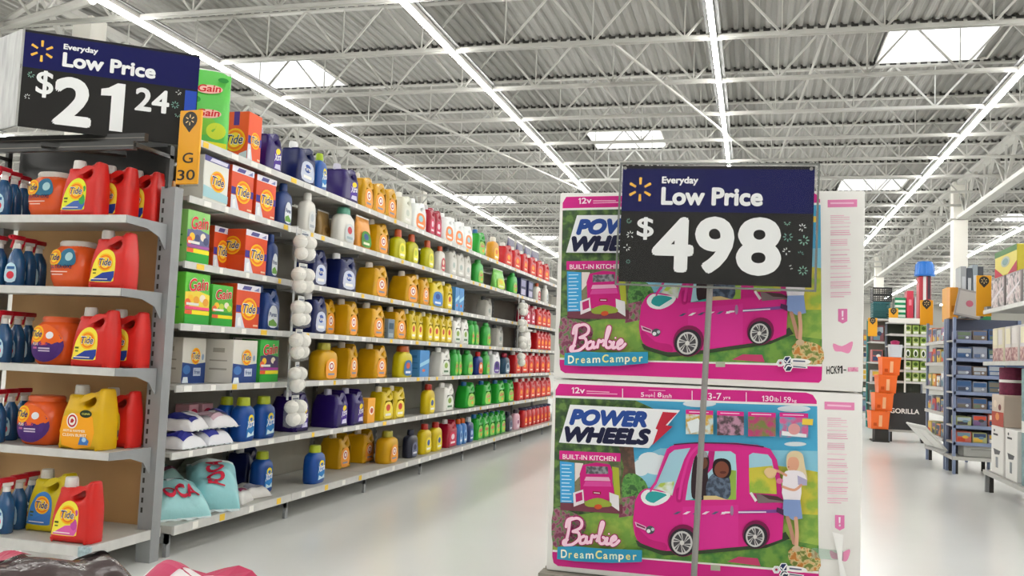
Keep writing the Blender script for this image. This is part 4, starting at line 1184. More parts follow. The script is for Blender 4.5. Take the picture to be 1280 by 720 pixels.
# double sign over the end unit: two boards meeting at a near edge
t = thing('price_sign', 'price sign reading 21 24 tilted above the end shelf unit', 'sign', (-3.555, 3.62, 2.165), .63)
s2 = bpy.data.objects.new('front_board', None); C.objects.link(s2); s2.parent = t; s2.location = (.415, 0, 0)
W2, H2 = .83, .492
sign_face(s2, W2, H2, .19, [('$', -.42, .32, -.325, .6, .03), ('2', -.32, .06, -.105, .57, .085), ],
          [(-.45, .54, .016), (-.46, .31, .014), (.385, .56, .014), (.37, .42, .02), (.39, .32, .016)])
d = D(lambda u, v: (u, 0, v), base=.0035); d.poly([(x * W2, z * H2) for x, z in ((.0, .06), (.075, .06), (.075, .57), (.03, .57), (-.02, .51), (-.06, .49), (-.06, .42), (0, .43))], PW); d.obj('price_lettering', s2)
d = D(lambda u, v: (u, 0, v), base=.0035); d.text('24', .135 * W2, .31 * H2, .335 * W2, .56 * H2, PW, .06); d.obj('cents_lettering', s2)
b = B(); b.box(.425 * W2, -.006, .0, .495 * W2, -.003, H2 - .2, mat('2447a8', .5, spec=.2)); b.obj('blue_flap', s2)
d = D(lambda u, v: (u, -.006, v)); d.text('G', .45 * W2, .165, .472 * W2, .185, PW, .02); d.text('29', .443 * W2, .11, .48 * W2, .128, PW, .02); d.rect(.445 * W2, .06, .48 * W2, .072, mat('8fa6dc', .5)); d.obj('flap_lettering', s2)
GLARE = mat('8f908c', .3, noise=.3, scale=9, stretch=(3, 3, .6))  # streaky grey paints glare onto the side board
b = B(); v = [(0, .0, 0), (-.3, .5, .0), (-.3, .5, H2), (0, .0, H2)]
b.add(v + [(x - .01, y - .006, z) for x, y, z in v], [(0, 1, 2, 3), (7, 6, 5, 4), (0, 3, 7, 4), (3, 2, 6, 7)], GLARE); b.obj('side_board', t)
b = B(); b.add([(-.004, -.01, H2 - .2), (-.31, .488, H2 - .2), (-.31, .488, H2 - .18), (-.004, -.01, H2 - .18)], [(0, 1, 2, 3)], BLACK); b.obj('side_divider', t)
b = B(); b.bar((.3, .1, .02), (.3, .1, -.06), .015, STEEL(), 8); b.box(.1, .06, -.075, .5, .14, -.055, BLK); b.obj('sign_stand', t)

# ------------------------------------------------------------------ stacked toy cartons
CW0, CW1, CY, CD, CH, CZ = -.925, .465, 4.25, .62, .9, .13
def onface(px, py):
    """point of the carton's front face (x, z above the carton's base) for a measured print point"""
    q = (px - 640.0, py - 360.0, 1129.0)
    r = [RX[i] * q[0] + RY[i] * q[1] + RZ[i] * q[2] for i in range(3)]
    s = CY / r[1]
    return (r[0] * s, 1.13 + r[2] * s - CZ)
def crop(x, y):     # points measured on the enlarged view of the lower carton
    return onface(680 + x / 2.881, 470 + y / 2.881)
FOL = lambda: mat('2f4a2a', .5, scale=24, h2='5f7f3a', h3='3f5f2c')
LAWN = lambda: mat('6f9a3a', .5, scale=14, h2='94b048', h3='83a53f')
FLOW = lambda: mat('7a3550', .5, scale=45, h2='5f7f4a', h3='a0607a')
MAG = 'cf2a86'
def artwork(par, upper):
    d = D(lambda u, v: (u, CY, v), step=.00022, base=.0005)
    Z = lambda pts: [crop(*p) for p in pts]
    I = INK
    ell = lambda x, y, a, b_, m, n=18, rot=0, lay=True: d.poly([crop(x + a * math.cos(2 * PI * i / n) * math.cos(rot) - b_ * math.sin(2 * PI * i / n) * math.sin(rot), y + a * math.cos(2 * PI * i / n) * math.sin(rot) + b_ * math.sin(2 * PI * i / n) * math.cos(rot)) for i in range(n)], m, lay)
    txt = lambda s, x0, y0, x1, y1, m, bold=0, shear=0, sl=0.0, lay=True: d.text(s, 0, 0, 1, 1, m, bold, shear, lay, quad=(crop(x0, y1), crop(x1, y1 + sl * (x1 - x0)), crop(x1, y0 + sl * (x1 - x0)), crop(x0, y0)))
    # panel and bands
    pan = [(55, 28), (945, 60), (968, 68), (982, 90), (990, 720), (988, 762), (978, 772), (50, 684), (34, 672), (30, 650), (42, 50)]
    d.poly(Z(pan), I(MAG))
    d.poly(Z([(42, 70), (984, 101), (989, 712), (31, 633)]), I('f3f1ee'))
    d.poly(Z([(42, 78), (984, 109), (989, 703), (31, 625)]), I('4aa6cf'))
    d.poly(Z([(42, 78), (330, 88), (400, 120), (330, 220), (300, 330), (330, 480), (32, 560)]), FOL())
    d.poly(Z([(420, 260), (984, 270), (986, 400), (300, 400), (330, 300)]), I('86c3da'))
    for (x, y, a, b_) in ((410, 320, 60, 36), (380, 300, 40, 26), (455, 330, 46, 26), (350, 330, 30, 30), (900, 118, 60, 12), (560, 100, 60, 12), (905, 245, 40, 8), (600, 330, 60, 40), (780, 330, 60, 30)):
        ell(x, y, a, b_, I('dfe9ee'), lay=(x == 410))
    d.poly(Z([(730, 340), (800, 318), (900, 330), (986, 345), (987, 520), (640, 520)]), mat('c9bf3a', .5, scale=12, h2='8fae3a', h3='b0b63a'))
    d.poly(Z([(32, 560), (120, 500), (330, 470), (987, 500), (989, 703), (31, 625)]), LAWN())
    d.poly(Z([(330, 600), (560, 632), (880, 590), (989, 610), (989, 703), (240, 645)]), mat('3f7a30', .5, scale=16, h2='6f9a3a'))
    d.poly(Z([(260, 210), (320, 230), (330, 350), (345, 400), (275, 400), (288, 330)]), mat('6b4a3a', .5, scale=30, h2='4a382c'))
    d.poly(Z(spline([(285, 370), (320, 350), (365, 380), (375, 430), (340, 490), (280, 470)], 3, True)), mat('3f7a34', .5, scale=40, h2='2c5a2a', h3='5f9a44'))
    d.poly(Z([(270, 440), (330, 430), (335, 500), (270, 510)]), FLOW())
    d.poly(Z(spline([(34, 480), (90, 485), (150, 520), (140, 570), (80, 600), (33, 610)], 3, True)), FLOW())
    d.poly(Z(spline([(880, 630), (930, 615), (988, 640), (988, 700), (900, 690)], 3, True)), mat('c07a2c', .5, scale=40, h2='6f7f34', h3='d8c08a'))
    d.poly(Z([(660, 668), (700, 650), (770, 656), (780, 684)]), I('c0406c'))
    # built-in kitchen inset
    d.poly(Z([(56, 268), (276, 278), (284, 496), (60, 480)]), mat('7f7a5a', .5, scale=20, h2='4a5a34'))
    d.poly(Z([(56, 268), (276, 278), (275, 308), (56, 300)]), I('d02a86'))
    txt('BUILT-IN KITCHEN', 68, 281, 260, 298, I('f7f4f4'), .02, sl=.045)
    d.poly(Z([(58, 306), (110, 312), (112, 482), (60, 478)]), I('3fa0d8'))
    for k in range(12):
        d.poly(Z([(64, 318 + k * 13), (100 - (k * 7) % 14, 319 + k * 13), (100 - (k * 7) % 14, 322 + k * 13), (64, 321 + k * 13)]), I('d6ecf6'), k == 0)
    d.poly(Z([(112, 312), (142, 314), (140, 350), (112, 380)]), I('e6dcd6'))
    d.poly(Z([(60, 455), (284, 462), (284, 496), (60, 482)]), I('6f3a48'))
    d.poly(Z(spline([(140, 320), (238, 318), (246, 380), (254, 440), (200, 450), (140, 446), (132, 390)], 2, True)), I('c21f78'))
    d.poly(Z([(152, 324), (230, 326), (232, 352), (152, 352)]), mat('4a4a50', .5, scale=60, h2='8a8a90')); d.poly(Z([(152, 362), (234, 364), (240, 378), (146, 376)]), I('e0a9c4')); d.poly(Z([(150, 378), (240, 380), (244, 398), (142, 396)]), I('d24a98'))
    d.poly(Z([(176, 414), (206, 416), (206, 426), (176, 424)]), I('8a1a2a')); d.poly(Z([(180, 418), (202, 420), (202, 423), (180, 421)]), I('e8dce0'))
    d.poly(Z([(246, 326), (270, 330), (276, 440), (256, 440)]), I('a9b03a'))
    d.poly(Z([(106, 420), (142, 408), (146, 456), (108, 470)]), I('e4dce0')); d.poly(Z([(114, 424), (138, 416), (140, 446), (116, 454)]), I('b8286c'))
    d.poly(Z([(236, 418), (270, 430), (272, 486), (238, 462)]), I('e4e2e4'))
    d.poly(Z(spline([(150, 452), (195, 438), (240, 454), (236, 470), (160, 470)], 3, True)), I('8fa03c')); ell(196, 470, 14, 9, I('c0502a'))
    # van
    d.poly(Z([(330, 590), (440, 622), (600, 616), (800, 590), (870, 560), (885, 585), (800, 618), (560, 640), (430, 645), (340, 612)]), I('3a4a34'))
    d.poly(Z([(370, 420), (400, 380), (440, 270), (452, 255), (480, 244), (560, 238), (690, 240), (770, 248), (815, 262), (838, 300), (852, 370), (862, 450), (700, 470), (500, 470)]), I(MAG))
    d.poly(Z([(380, 415), (405, 390), (452, 280), (470, 266), (528, 258), (505, 300), (470, 400), (462, 430)]), I('9fc9d8'))
    d.poly(Z([(392, 416), (420, 385), (470, 378), (462, 428)]), mat('a9c04a', .5, scale=20, h2='dfe6e0'))
    d.poly(Z([(510, 446), (520, 380), (540, 300), (556, 276), (576, 270), (672, 270), (690, 282), (694, 340), (692, 446)]), I('a9d3df'))
    d.poly(Z([(620, 330), (692, 340), (692, 446), (640, 446)]), I('8fae4a'))
    d.poly(Z([(738, 284), (752, 276), (806, 282), (820, 300), (836, 380), (838, 424), (740, 420)]), I('9fcbdc'))
    d.poly(Z([(738, 330), (822, 322), (836, 380), (838, 424), (740, 420)]), mat('c9bf3a', .5, scale=14, h2='8fae3a'))
    d.poly(Z([(594, 270), (616, 270), (608, 330), (590, 350), (580, 330)]), I('b02472'))
    # two riders, seen through the window
    d.poly(Z(spline([(535, 330), (545, 290), (565, 275), (588, 282), (596, 310), (590, 350), (596, 400), (590, 440), (540, 444), (530, 400)], 3, True)), I('33262a'))
    ell(574, 312, 16, 22, I('6b4636')); d.poly(Z([(550, 282), (570, 264), (588, 276), (590, 292), (552, 292)]), I('9a9a9c'))
    d.poly(Z(spline([(592, 370), (620, 345), (660, 350), (672, 390), (664, 440), (596, 444), (584, 410)], 3, True)), mat('2f3a4c', .5, scale=50, h2='5a6a80'))
    d.poly(Z(spline([(608, 320), (618, 300), (648, 296), (670, 310), (674, 345), (662, 366), (630, 364), (610, 350)], 3, True)), I('241c1e')); ell(640, 336, 26, 30, I('7a4636')); ell(645, 346, 12, 5, I('5a2f28'))
    d.poly(Z([(575, 430), (620, 430), (660, 444), (575, 446)]), I('d8c08a'))
    # van body
    d.poly(Z(spline([(328, 452), (345, 420), (372, 404), (430, 414), (480, 440)], 4) + [(500, 447), (600, 444), (694, 444), (740, 430), (764, 452), (884, 456), (864, 486), (858, 585), (806, 604), (560, 626), (440, 628)] + spline([(440, 628), (380, 612), (336, 588), (322, 530), (326, 480), (328, 452)], 3)), I(MAG))
    d.poly(Z(spline([(332, 540), (336, 588), (380, 612), (440, 628), (436, 600), (380, 585)], 3, True)), I('b81f72'))
    d.poly(Z([(500, 470), (700, 462), (700, 612), (560, 622), (556, 560), (500, 540)]), I('d43290'))
    d.poly(Z(spline([(350, 430), (372, 408), (420, 416), (456, 424), (440, 450), (400, 466), (362, 456)], 3, True)), I('eef2f2')); d.poly(Z(spline([(366, 440), (385, 414), (440, 424), (430, 440), (396, 456)], 3, True)), I('2f9a9a')); d.poly(Z([(396, 456), (440, 430), (446, 446), (410, 464)]), I('e6eef0'))
    d.poly(Z([(516, 446), (570, 436), (566, 446)]), I('2f9a8c'))
    d.poly(Z(spline([(476, 430), (478, 405), (494, 400), (500, 420), (496, 450), (480, 452)], 3, True)), I('b81f72'))
    d.stroke(Z([(446, 262), (404, 380), (384, 414)]), .007, I('d83a94')); d.stroke(Z([(560, 250), (524, 290), (498, 380), (488, 440)]), .012, I('dc3a98')); d.stroke(Z([(470, 246), (560, 240), (700, 244), (790, 254)]), .006, I('5a2444'))
    d.poly(Z([(740, 420), (748, 416), (768, 446), (760, 452)]), I('e8dfe4')); d.poly(Z([(764, 422), (800, 430), (884, 452), (770, 456)]), I('7a6a6c')); d.poly(Z([(780, 424), (840, 432), (870, 450), (810, 442)]), I('4a3436'))
    d.poly(Z([(700, 484), (860, 478), (858, 490), (700, 494)]), I('7a4a94')); d.poly(Z([(700, 486), (800, 486), (800, 490), (700, 491)]), I('efe6ee'))
    for k in range(6):
        x = 466 + k * 34
        d.poly(Z([(x, 496), (x + 16, 486), (x + 30, 486), (x + 14, 496)]), I('f0e6ee' if k % 2 else '5a5a7a'), k == 0)
    d.poly(Z([(640, 488), (670, 486), (670, 492), (640, 494)]), I('f0e6ee'), False); ell(677, 483, 6, 18, I('9a7a9a'))
    d.poly(Z([(328, 522), (368, 540), (372, 556), (334, 540)]), I('e2b9d0')); d.poly(Z([(334, 528), (366, 542), (366, 548), (336, 536)]), I('7a2a54')); ell(384, 552, 16, 15, I('4a4f58')); ell(378, 556, 7, 7, I('e8e8ea')); ell(393, 550, 6, 6, I('bfc6cc'))
    for (x, y, r) in ((500, 596, 50), (762, 574, 44)):
        ell(x + 2, y - 6, r * 1.12, r * 1.16, I('7a1a4c'), 24); ell(x, y, r * .98, r, I('2c2a30'), 24); ell(x - 2, y + 2, r * .76, r * .84, I('c9c9c6'), 24); ell(x - 2, y + 2, r * .62, r * .7, I('4a484c'), 24)
        d.up()
        for k in range(6):
            a = k * PI / 3 + .3
            for s in (-.16, .16):
                d.poly(Z([(x - 2 + r * .1 * math.cos(a + 1.57), y + 2 + r * .1 * math.sin(a + 1.57)), (x - 2 + r * .7 * math.cos(a + s - .07), y + 2 + r * .76 * math.sin(a + s - .07)), (x - 2 + r * .7 * math.cos(a + s + .07), y + 2 + r * .76 * math.sin(a + s + .07))]), I('cfcfcc'), False)
        ell(x - 2, y + 2, r * .16, r * .18, I('d8d8d4'))
    # child standing at the tail board
    d.poly(Z(spline([(872, 300), (880, 276), (905, 268), (930, 280), (938, 320), (948, 372), (936, 384), (924, 350), (880, 340)], 3, True)), I('d8c6a0'))
    d.poly(Z(spline([(876, 312), (884, 292), (908, 292), (918, 310), (912, 334), (894, 342), (880, 334)], 3, True)), I('d8a084')); ell(880, 326, 3, 2, I('a8504a'))
    d.poly(Z(spline([(862, 350), (880, 338), (920, 340), (940, 356), (946, 388), (926, 392), (922, 446), (862, 442), (858, 390)], 2, True)), I('ece6ec')); d.poly(Z([(912, 356), (946, 372), (946, 392), (914, 390)]), I('a9a4c4'))
    d.stroke(Z([(926, 390), (900, 408), (858, 396)]), .011, I('d8a084')); d.stroke(Z([(872, 356), (840, 340), (806, 338)]), .011, I('d8a084'))
    d.poly(Z(spline([(792, 344), (806, 328), (836, 336), (830, 362), (808, 366)], 3, True)), I('e0c090')); ell(848, 376, 12, 10, I('d87a9a'))
    d.poly(Z([(862, 442), (922, 444), (930, 510), (896, 516), (858, 494)]), I('7f95c4')); d.poly(Z([(838, 470), (862, 478), (862, 500), (836, 486)]), I('4a2a4c'))
    d.stroke(Z([(876, 506), (888, 550), (900, 600)]), .016, I('b98a74')); d.stroke(Z([(906, 508), (910, 560), (908, 606)]), .016, I('d0a088')); ell(908, 618, 16, 11, I('c9b090'))
    # thumbnails
    for k, (x0, y0, x1, y1, c1, c2) in enumerate(((512, 120, 610, 208, 'cfe0e0', 'c9a23a'), (624, 124, 720, 212, 'b88aa0', '4a3a40'), (735, 128, 834, 216, 'b0306c', '6f7a3a'), (848, 130, 950, 220, '5aa0bc', 'c85a8c'))):
        d.poly(Z([(x0, y0), (x1, y0 + 4), (x1, y1), (x0, y1)]), mat(c1, .5, scale=30, h2=c2)); d.poly(Z([(x0, y0), (x1, y0 + 4), (x1, y0 + 20), (x0, y0 + 16)]), I('d02a86')); d.poly(Z([(x0 + 12, y0 + 7), (x1 - 16, y0 + 9), (x1 - 16, y0 + 12), (x0 + 12, y0 + 10)]), I('f2d6e6'))
    d.poly(Z([(856, 196), (944, 208), (944, 220), (856, 212)]), I('e6e6e8')); d.poly(Z([(930, 152), (968, 154), (966, 176), (928, 174)]), I('e8c94a')); ell(900, 190, 22, 20, I('d89a9a'))
    d.poly(Z([(516, 165), (556, 150), (580, 190), (530, 206)]), I('e6eef0'))
    # brand plate
    d.poly(Z([(98, 102), (492, 122), (380, 258), (58, 238)]), I('eef0f2'))
    txt('POWER', 94, 116, 374, 176, I('27478f'), .17, .28, sl=.033)
    txt('WHEELS', 78, 178, 388, 238, I('1c1e3c'), .17, .28, sl=.033)
    d.poly(Z([(430, 128), (482, 132), (440, 176), (466, 180), (392, 248), (412, 192), (404, 188)]), I('b5273c'))
    # script name
    S = lambda pts, wd, c: d.stroke([crop(*p) for p in pts], wd, I(c))
    B1 = [(84, 540), (90, 515), (108, 508)], [(98, 512), (92, 560), (80, 606)], [(100, 514), (124, 508), (140, 520), (136, 542), (108, 556)], [(108, 556), (128, 560), (130, 582), (106, 602), (78, 604), (76, 590), (90, 584)]
    rest = [(150, 572), (136, 580), (136, 598), (152, 594), (158, 574)], [(158, 574), (158, 596), (170, 592)], [(172, 596), (178, 570), (184, 576), (194, 570)], [(194, 590), (208, 560), (218, 528), (212, 524), (204, 560), (204, 594), (218, 598), (226, 584), (216, 576)], [(232, 578), (228, 600), (240, 598)], [(246, 592), (262, 582), (258, 572), (246, 584), (248, 604), (262, 600), (274, 588)]
    for wd, c in ((.022, 'b01f6e'), (.0135, 'f7cfe0')):
        for st in B1 + rest: S(st, wd, c)
        ell(238, 564, 5 if c == 'b01f6e' else 3.4, 5 if c == 'b01f6e' else 3.4, I(c), 8)
    d.poly(Z([(54, 610), (120, 608), (200, 616), (356, 622), (356, 664), (250, 668), (120, 662), (52, 654)]), I('2f8fb4'))
    for i, ch in enumerate('DreamCamper'):
        tx = [66, 94, 113, 134, 155, 190, 218, 240, 272, 298, 324]; wx = [25, 15, 18, 18, 31, 26, 19, 30, 22, 20, 16]
        up = ch in 'DC'; dn = ch == 'p'
        y0 = (618 if up else 629) + tx[i] * .028; y1 = (656 if dn else 648) + tx[i] * .028
        txt(ch, tx[i], y0, tx[i] + wx[i] - 3, y1, I(('f4f2d8', 'e6e08a', 'f0e8b0', 'd8ecd0')[i % 4]), .06, lay=(i == 0))
    # icons and band text
    ONE = lambda x, y, h_, m: d.poly(Z([(x + h_ * .18, y + h_), (x + h_ * .36, y + h_), (x + h_ * .36, y), (x + h_ * .2, y), (x, y + h_ * .18), (x, y + h_ * .34), (x + h_ * .18, y + h_ * .24)]), m)
    ONE(105, 40, 22, I('f6e6ee')); txt('2v', 116, 40, 152, 62, I('f6e6ee'), .05); d.poly(Z([(158, 52), (240, 56), (240, 59), (158, 55)]), I('f0b6d2')); d.poly(Z([(158, 60), (268, 63), (268, 66), (158, 63)]), I('f0b6d2'), False)
    txt('5', 352, 58, 364, 74, I('f6e6ee'), .03); txt('mph', 368, 64, 396, 76, I('f6e6ee'), .02); txt('8', 412, 58, 426, 75, I('f6e6ee'), .03); txt('km/h', 430, 64, 462, 78, I('f6e6ee'), .02); d.poly(Z([(400, 57), (402, 57), (402, 76), (400, 76)]), I('f6e6ee')); d.poly(Z([(380, 49), (440, 51), (440, 53), (380, 51)]), I('f0b6d2'))
    txt('3-7', 592, 60, 640, 84, I('f6e6ee'), .03); txt('yrs', 646, 74, 672, 86, I('f6e6ee'), .02)
    ONE(785, 70, 20, I('f6e6ee')); txt('30', 796, 70, 826, 90, I('f6e6ee'), .04); txt('lb', 830, 76, 844, 91, I('f6e6ee'), .02); txt('59', 862, 74, 888, 94, I('f6e6ee'), .03); txt('kg', 892, 82, 908, 96, I('f6e6ee'), .02); d.poly(Z([(850, 72), (852, 72), (852, 92), (850, 92)]), I('f6e6ee'))
    for x in (286, 534, 727):
        d.poly(Z([(x, 36 + x * .03), (x + 3, 36 + x * .03), (x + 3, 70 + x * .032), (x, 70 + x * .032)]), I('f3e9ee'), False)
    for (x, y, r, c, k) in ((836, 690, 15, 'd8dce0', 0), (862, 682, 18, '27345f', 1), (864, 708, 18, '2f3a50', 2)):
        hexa = [(x + r * math.cos(a * PI / 3), y + r * math.sin(a * PI / 3)) for a in range(6)]; hx2 = [(x + r * .8 * math.cos(a * PI / 3), y + r * .8 * math.sin(a * PI / 3)) for a in range(6)]
        d.poly(Z(hexa), I('f4f4f4')); d.poly(Z(hx2), I(c))
        if k == 1: d.stroke(Z([(852, 682), (860, 690), (872, 674)]), .006, I('f4f4f4'), smooth=False)
        elif k == 2: d.stroke(Z([(854, 714), (862, 702), (874, 704)]), .006, I('f4f4f4'))
        else: ell(x, y, 5, 5, I('a03a50'), 8)
    d.poly(Z(spline([(878, 676), (930, 682), (946, 692), (930, 700), (878, 694)], 3, True)), I('f4f2f0')); d.poly(Z([(882, 682), (926, 687), (926, 692), (882, 688)]), I('5a5f7a')); d.poly(Z([(878, 700), (934, 708), (934, 716), (878, 710)]), I('f4f2f0')); d.poly(Z([(882, 703), (928, 710), (928, 714), (882, 708)]), I('5a5f7a'))
    d.poly(Z([(602, 672), (636, 674), (636, 694), (602, 692)]), I('a9b09a'))
    d.obj('front_print', par)
    # side column of fine print
    d = D(lambda u, v: (u, CY, v), step=.0003, base=.0005)
    d.poly(Z([(1010, 92), (1118, 96), (1118, 124), (1010, 120)]), I('e88ab8')); d.poly(Z([(1020, 102), (1106, 106), (1106, 112), (1020, 108)]), I('f3c3da'))
    d.obj('header_bar', par)
    d = D(lambda u, v: (u, CY, v), step=.0003, base=.0005)
    r = random.Random(2); y = 150
    while y < 460:
        wd = r.choice((50, 62, 70, 74)); c = r.choice(('f0c3d4', 'eab0c8', 'f2cfdb'))
        d.poly(Z([(1020, y), (1020 + wd, y + 2), (1020 + wd, y + 5), (1020, y + 3)]), I(c)); y += r.choice((7, 7, 8, 14, 18))
    d.obj('fine_print', par)
    d = D(lambda u, v: (u, CY, v), step=.0003, base=.0005)
    d.poly(Z([(1048, 500), (1082, 502), (1082, 548), (1065, 556), (1048, 546)]), I('dc78ac')); d.poly(Z([(1061, 508), (1068, 508), (1067, 530), (1062, 530)]), I('f6e6ee')); ell(1065, 538, 4, 4, I('f6e6ee'), 8)
    d.obj('emblem', par)
    d = D(lambda u, v: (u, CY, v), step=.0003, base=.0005)
    d.poly(Z(spline([(1030, 628), (1062, 640), (1100, 624), (1098, 650), (1086, 668), (1060, 660), (1036, 656)], 3, True)), I('e890b8'))
    d.obj('map_emblem', par)
    if upper:
        d = D(lambda u, v: (u, CY, v), step=.0003, base=.0005)
        txt('HCK9', 1006, 712, 1054, 742, I('1f1c1e'), .05); ONE(1054, 713, 29, I('1f1c1e')); d.poly(Z([(1068, 727), (1078, 728), (1078, 732), (1068, 731)]), I('1f1c1e')); d.poly(Z([(1084, 720), (1122, 722), (1122, 738), (1084, 736)]), mat('e6a9c0', .5, scale=60, h2='d87aa0'))
        d.obj('item_code', par)

CARD = mat('eceae6', .5, noise=.02, scale=4)
def toy_carton(label, z, upper):
    t = thing('toy_carton', label, 'carton', (0, 0, z))
    b = B(); b.bbox(CW0, CY, 0, CW1, CY + CD, CH - .004, CARD, .008, 2); b.obj('carton', t)
    artwork(t, upper)
    b = B(); b.box(CW0 + .01, CY + CD / 2 - .03, CH - .004, CW1 - .01, CY + CD / 2 + .03, CH - .002, mat('d9cfae', .25)); b.obj('top_tape', t)
    if not upper:
        b = B()
        p = [onface(*q) for q in ((1014, 684), (1054, 688), (1054, 700), (1014, 697))]
        b.poly([(u, CY - .011, v) for u, v in p], clear_film('green_tape', .35, '8fc0a8')); b.obj('tape_strip', t)
        b = B(); p = [onface(*q) for q in ((1040, 664), (1054, 668), (1052, 700), (1058, 720), (1050, 720), (1046, 690))]
        b.poly([(u, CY - .0125, v) for u, v in p], mat('f6f5f3', .5)); b.obj('torn_patch', t)
    return t
toy_carton('white and magenta toy camper carton standing on the pallet, under its twin', CZ, False)
toy_carton('white and magenta toy camper carton on top, behind the 498 sign', CZ + CH + .003, True)
t = thing('pallet', 'grey wooden pallet under the stacked toy cartons', 'pallet', (-.23, 4.55, 0))
WOOD = mat('8f8b80', .7, noise=.15, scale=6, stretch=(1, 8, 8))
for y in (-.3, -.15, 0, .15, .3):
    b = B(); b.bbox(-.72, y - .055, .105, .72, y + .055, .127, WOOD, .003, 1); b.obj('deck_board', t)
for x in (-.66, 0, .66):
    b = B(); b.bbox(x - .05, -.34, .02, x + .05, .34, .105, WOOD, .003, 1); b.obj('stringer', t)
for y in (-.28, 0, .28):
    b = B(); b.bbox(x0 if False else -.72, y - .05, 0, .72, y + .05, .02, WOOD, .003, 1); b.obj('bottom_board', t)

# ------------------------------------------------------------------ bags close to the camera, on a low bin
t = thing('merchandise_bin', 'dark bin holding glossy bags close to the viewer', 'bin', (-1.12, 1.3, 0))
b = B()
BM = mat('3a3634', .6)
for q in ((-.42, -.36, .02, .42, -.34, .6), (-.42, .34, .02, .42, .36, .6), (-.42, -.36, .02, -.4, .36, .6), (.4, -.36, .02, .42, .36, .6), (-.42, -.36, .0, .42, .36, .03)): b.box(*q, BM)
b.obj('bin_wall', t)
b = B(); b.box(-.4, -.34, .54, .4, .34, .57, BM); b.obj('bin_tray', t)
def p_dark(d, patch, w, l):
    patch(-w * .46, -l * .4, -w * .1, l * .1, INK('b03a54')); patch(w * .05, l * .2, w * .2, l * .34, INK('4a4444'))
def p_pink(d, patch, w, l):
    patch(-w * .44, -l * .42, w * .4, l * .3, INK('b83a5c')); patch(-w * .34, -l * .34, w * .06, l * .2, INK('eae4e4')); patch(-w * .26, -l * .3, -w * .1, l * .1, INK('c24a6a')); patch(w * .12, -l * .3, w * .22, l * .2, INK('e8dfe0'))
soft_bag('glossy_bag', 'dark glossy bag with red patch at the bottom edge, close by', (-1.23, 1.37, .571), (0, 0, .03), .34, .34, .147, '4a3f3f', p_dark, 41, 'bag', seal='4a4242', rough=.18)
soft_bag('glossy_bag', 'glossy bag with crimson and white print, close by', (-.91, 1.36, .575), (0, .04, -.05), .27, .34, .147, '5a3a40', p_pink, 42, 'bag', seal='3a3030', rough=.18)
# ------------------------------------------------------------------ shelving past the cartons
BLUE = mat('7f8cab', .4, noise=.06, scale=8)
def rack(label, x0, x1, y0, y1, levels, top, m=None, face='-y', deck=.15, back=None, name='shelf_unit'):
    m = m or STEEL()
    t = thing(name, label, 'shelving', ((x0 + x1) / 2, (y0 + y1) / 2, 0))
    ox, oy = (x0 + x1) / 2, (y0 + y1) / 2
    def put(b, nm, par=t):
        b.v = [(x - ox, y - oy, z) for x, y, z in b.v]
        return b.obj(nm, par)
    b = B()
    if face == '-y': b.box(x0, y1 - .03, deck, x1, y1, top, back or BACKP)
    else: b.box(x1 - .03, y0, deck, x1, y1, top, back or BACKP)
    put(b, 'back_panel')
    for (x, y) in ((x0, y0), (x1 - .03, y0), (x0, y1 - .06), (x1 - .03, y1 - .06)):
        b = B(); b.box(x, y, 0, x + .03, y + .04, top if (y > y0 if face == '-y' else x > x0) or m is BLUE else deck, m); put(b, 'upright')
    for z in levels:
        b = B(); b.box(x0 + .005, y0 + .012, z - .02, x1 - .005, y1 - .03, z, SHELF())
        if face == '-y': b.box(x0 + .005, y0, z - .034, x1 - .005, y0 + .012, z + .004, m if m is BLUE else SHELF_EDGE())
        else: b.box(x0 - .012, y0 + .005, z - .034, x0 + .005, y1 - .005, z + .004, SHELF_EDGE())
        put(b, 'shelf')
    b = B(); b.box(x0 - .01, y0 - .01, deck - .04, x1, y1, deck, SHELF()); put(b, 'base_deck')
    for (x, y) in ((x0 + .03, y0 + .04), (x1 - .08, y0 + .04), (x0 + .03, y1 - .1)):
        b = B(); b.box(x, y, 0, x + .035, y + .035, deck - .04, DARK); put(b, 'foot')
    return t
_mk = {}
def goods(name, label, cat, x0, x1, y0, y1, z0, z1, base, front=None, face='-y', group=None, rough=.45):
    """printed carton standing on a shelf"""
    w_, d_ = (x1 - x0, y1 - y0) if face == '-y' else (y1 - y0, x1 - x0)
    h = z1 - z0
    t = thing(name, label, cat, ((x0 + x1) / 2, (y0 + y1) / 2, z0), 0 if face == '-y' else -PI / 2, group)
    b = B(); b.bbox(-w_ / 2, -d_ / 2, 0, w_ / 2, d_ / 2, h, mat(base, rough), min(.006, w_ * .06), 1); b.obj('carton', t)
    d = D(lambda u, v: (u, -d_ / 2, v), base=.001, step=.0006)
    (front or fr_generic(base, len(_mk)))(d, w_, h); _mk[len(_mk)] = 1
    d.obj('front_print', t)
    return t
def fr_generic(base, seed):
    def f(d, w, h):
        r = random.Random(seed)
        pal = ['e9e4da', '3a4a6a', 'c8503a', 'd8b04a', '6f8f9f', '4a4a50', 'a9b7c0', '7a5f8a']
        d.rect(-w * .42, h * .55, w * .42, h * .9, INK(r.choice(pal))); d.rect(-w * .42, h * .1, w * r.uniform(0, .3), h * .45, INK(r.choice(pal))); d.ell(w * .1, h * .5, w * .2, h * .14, INK(r.choice(pal)))
    return f
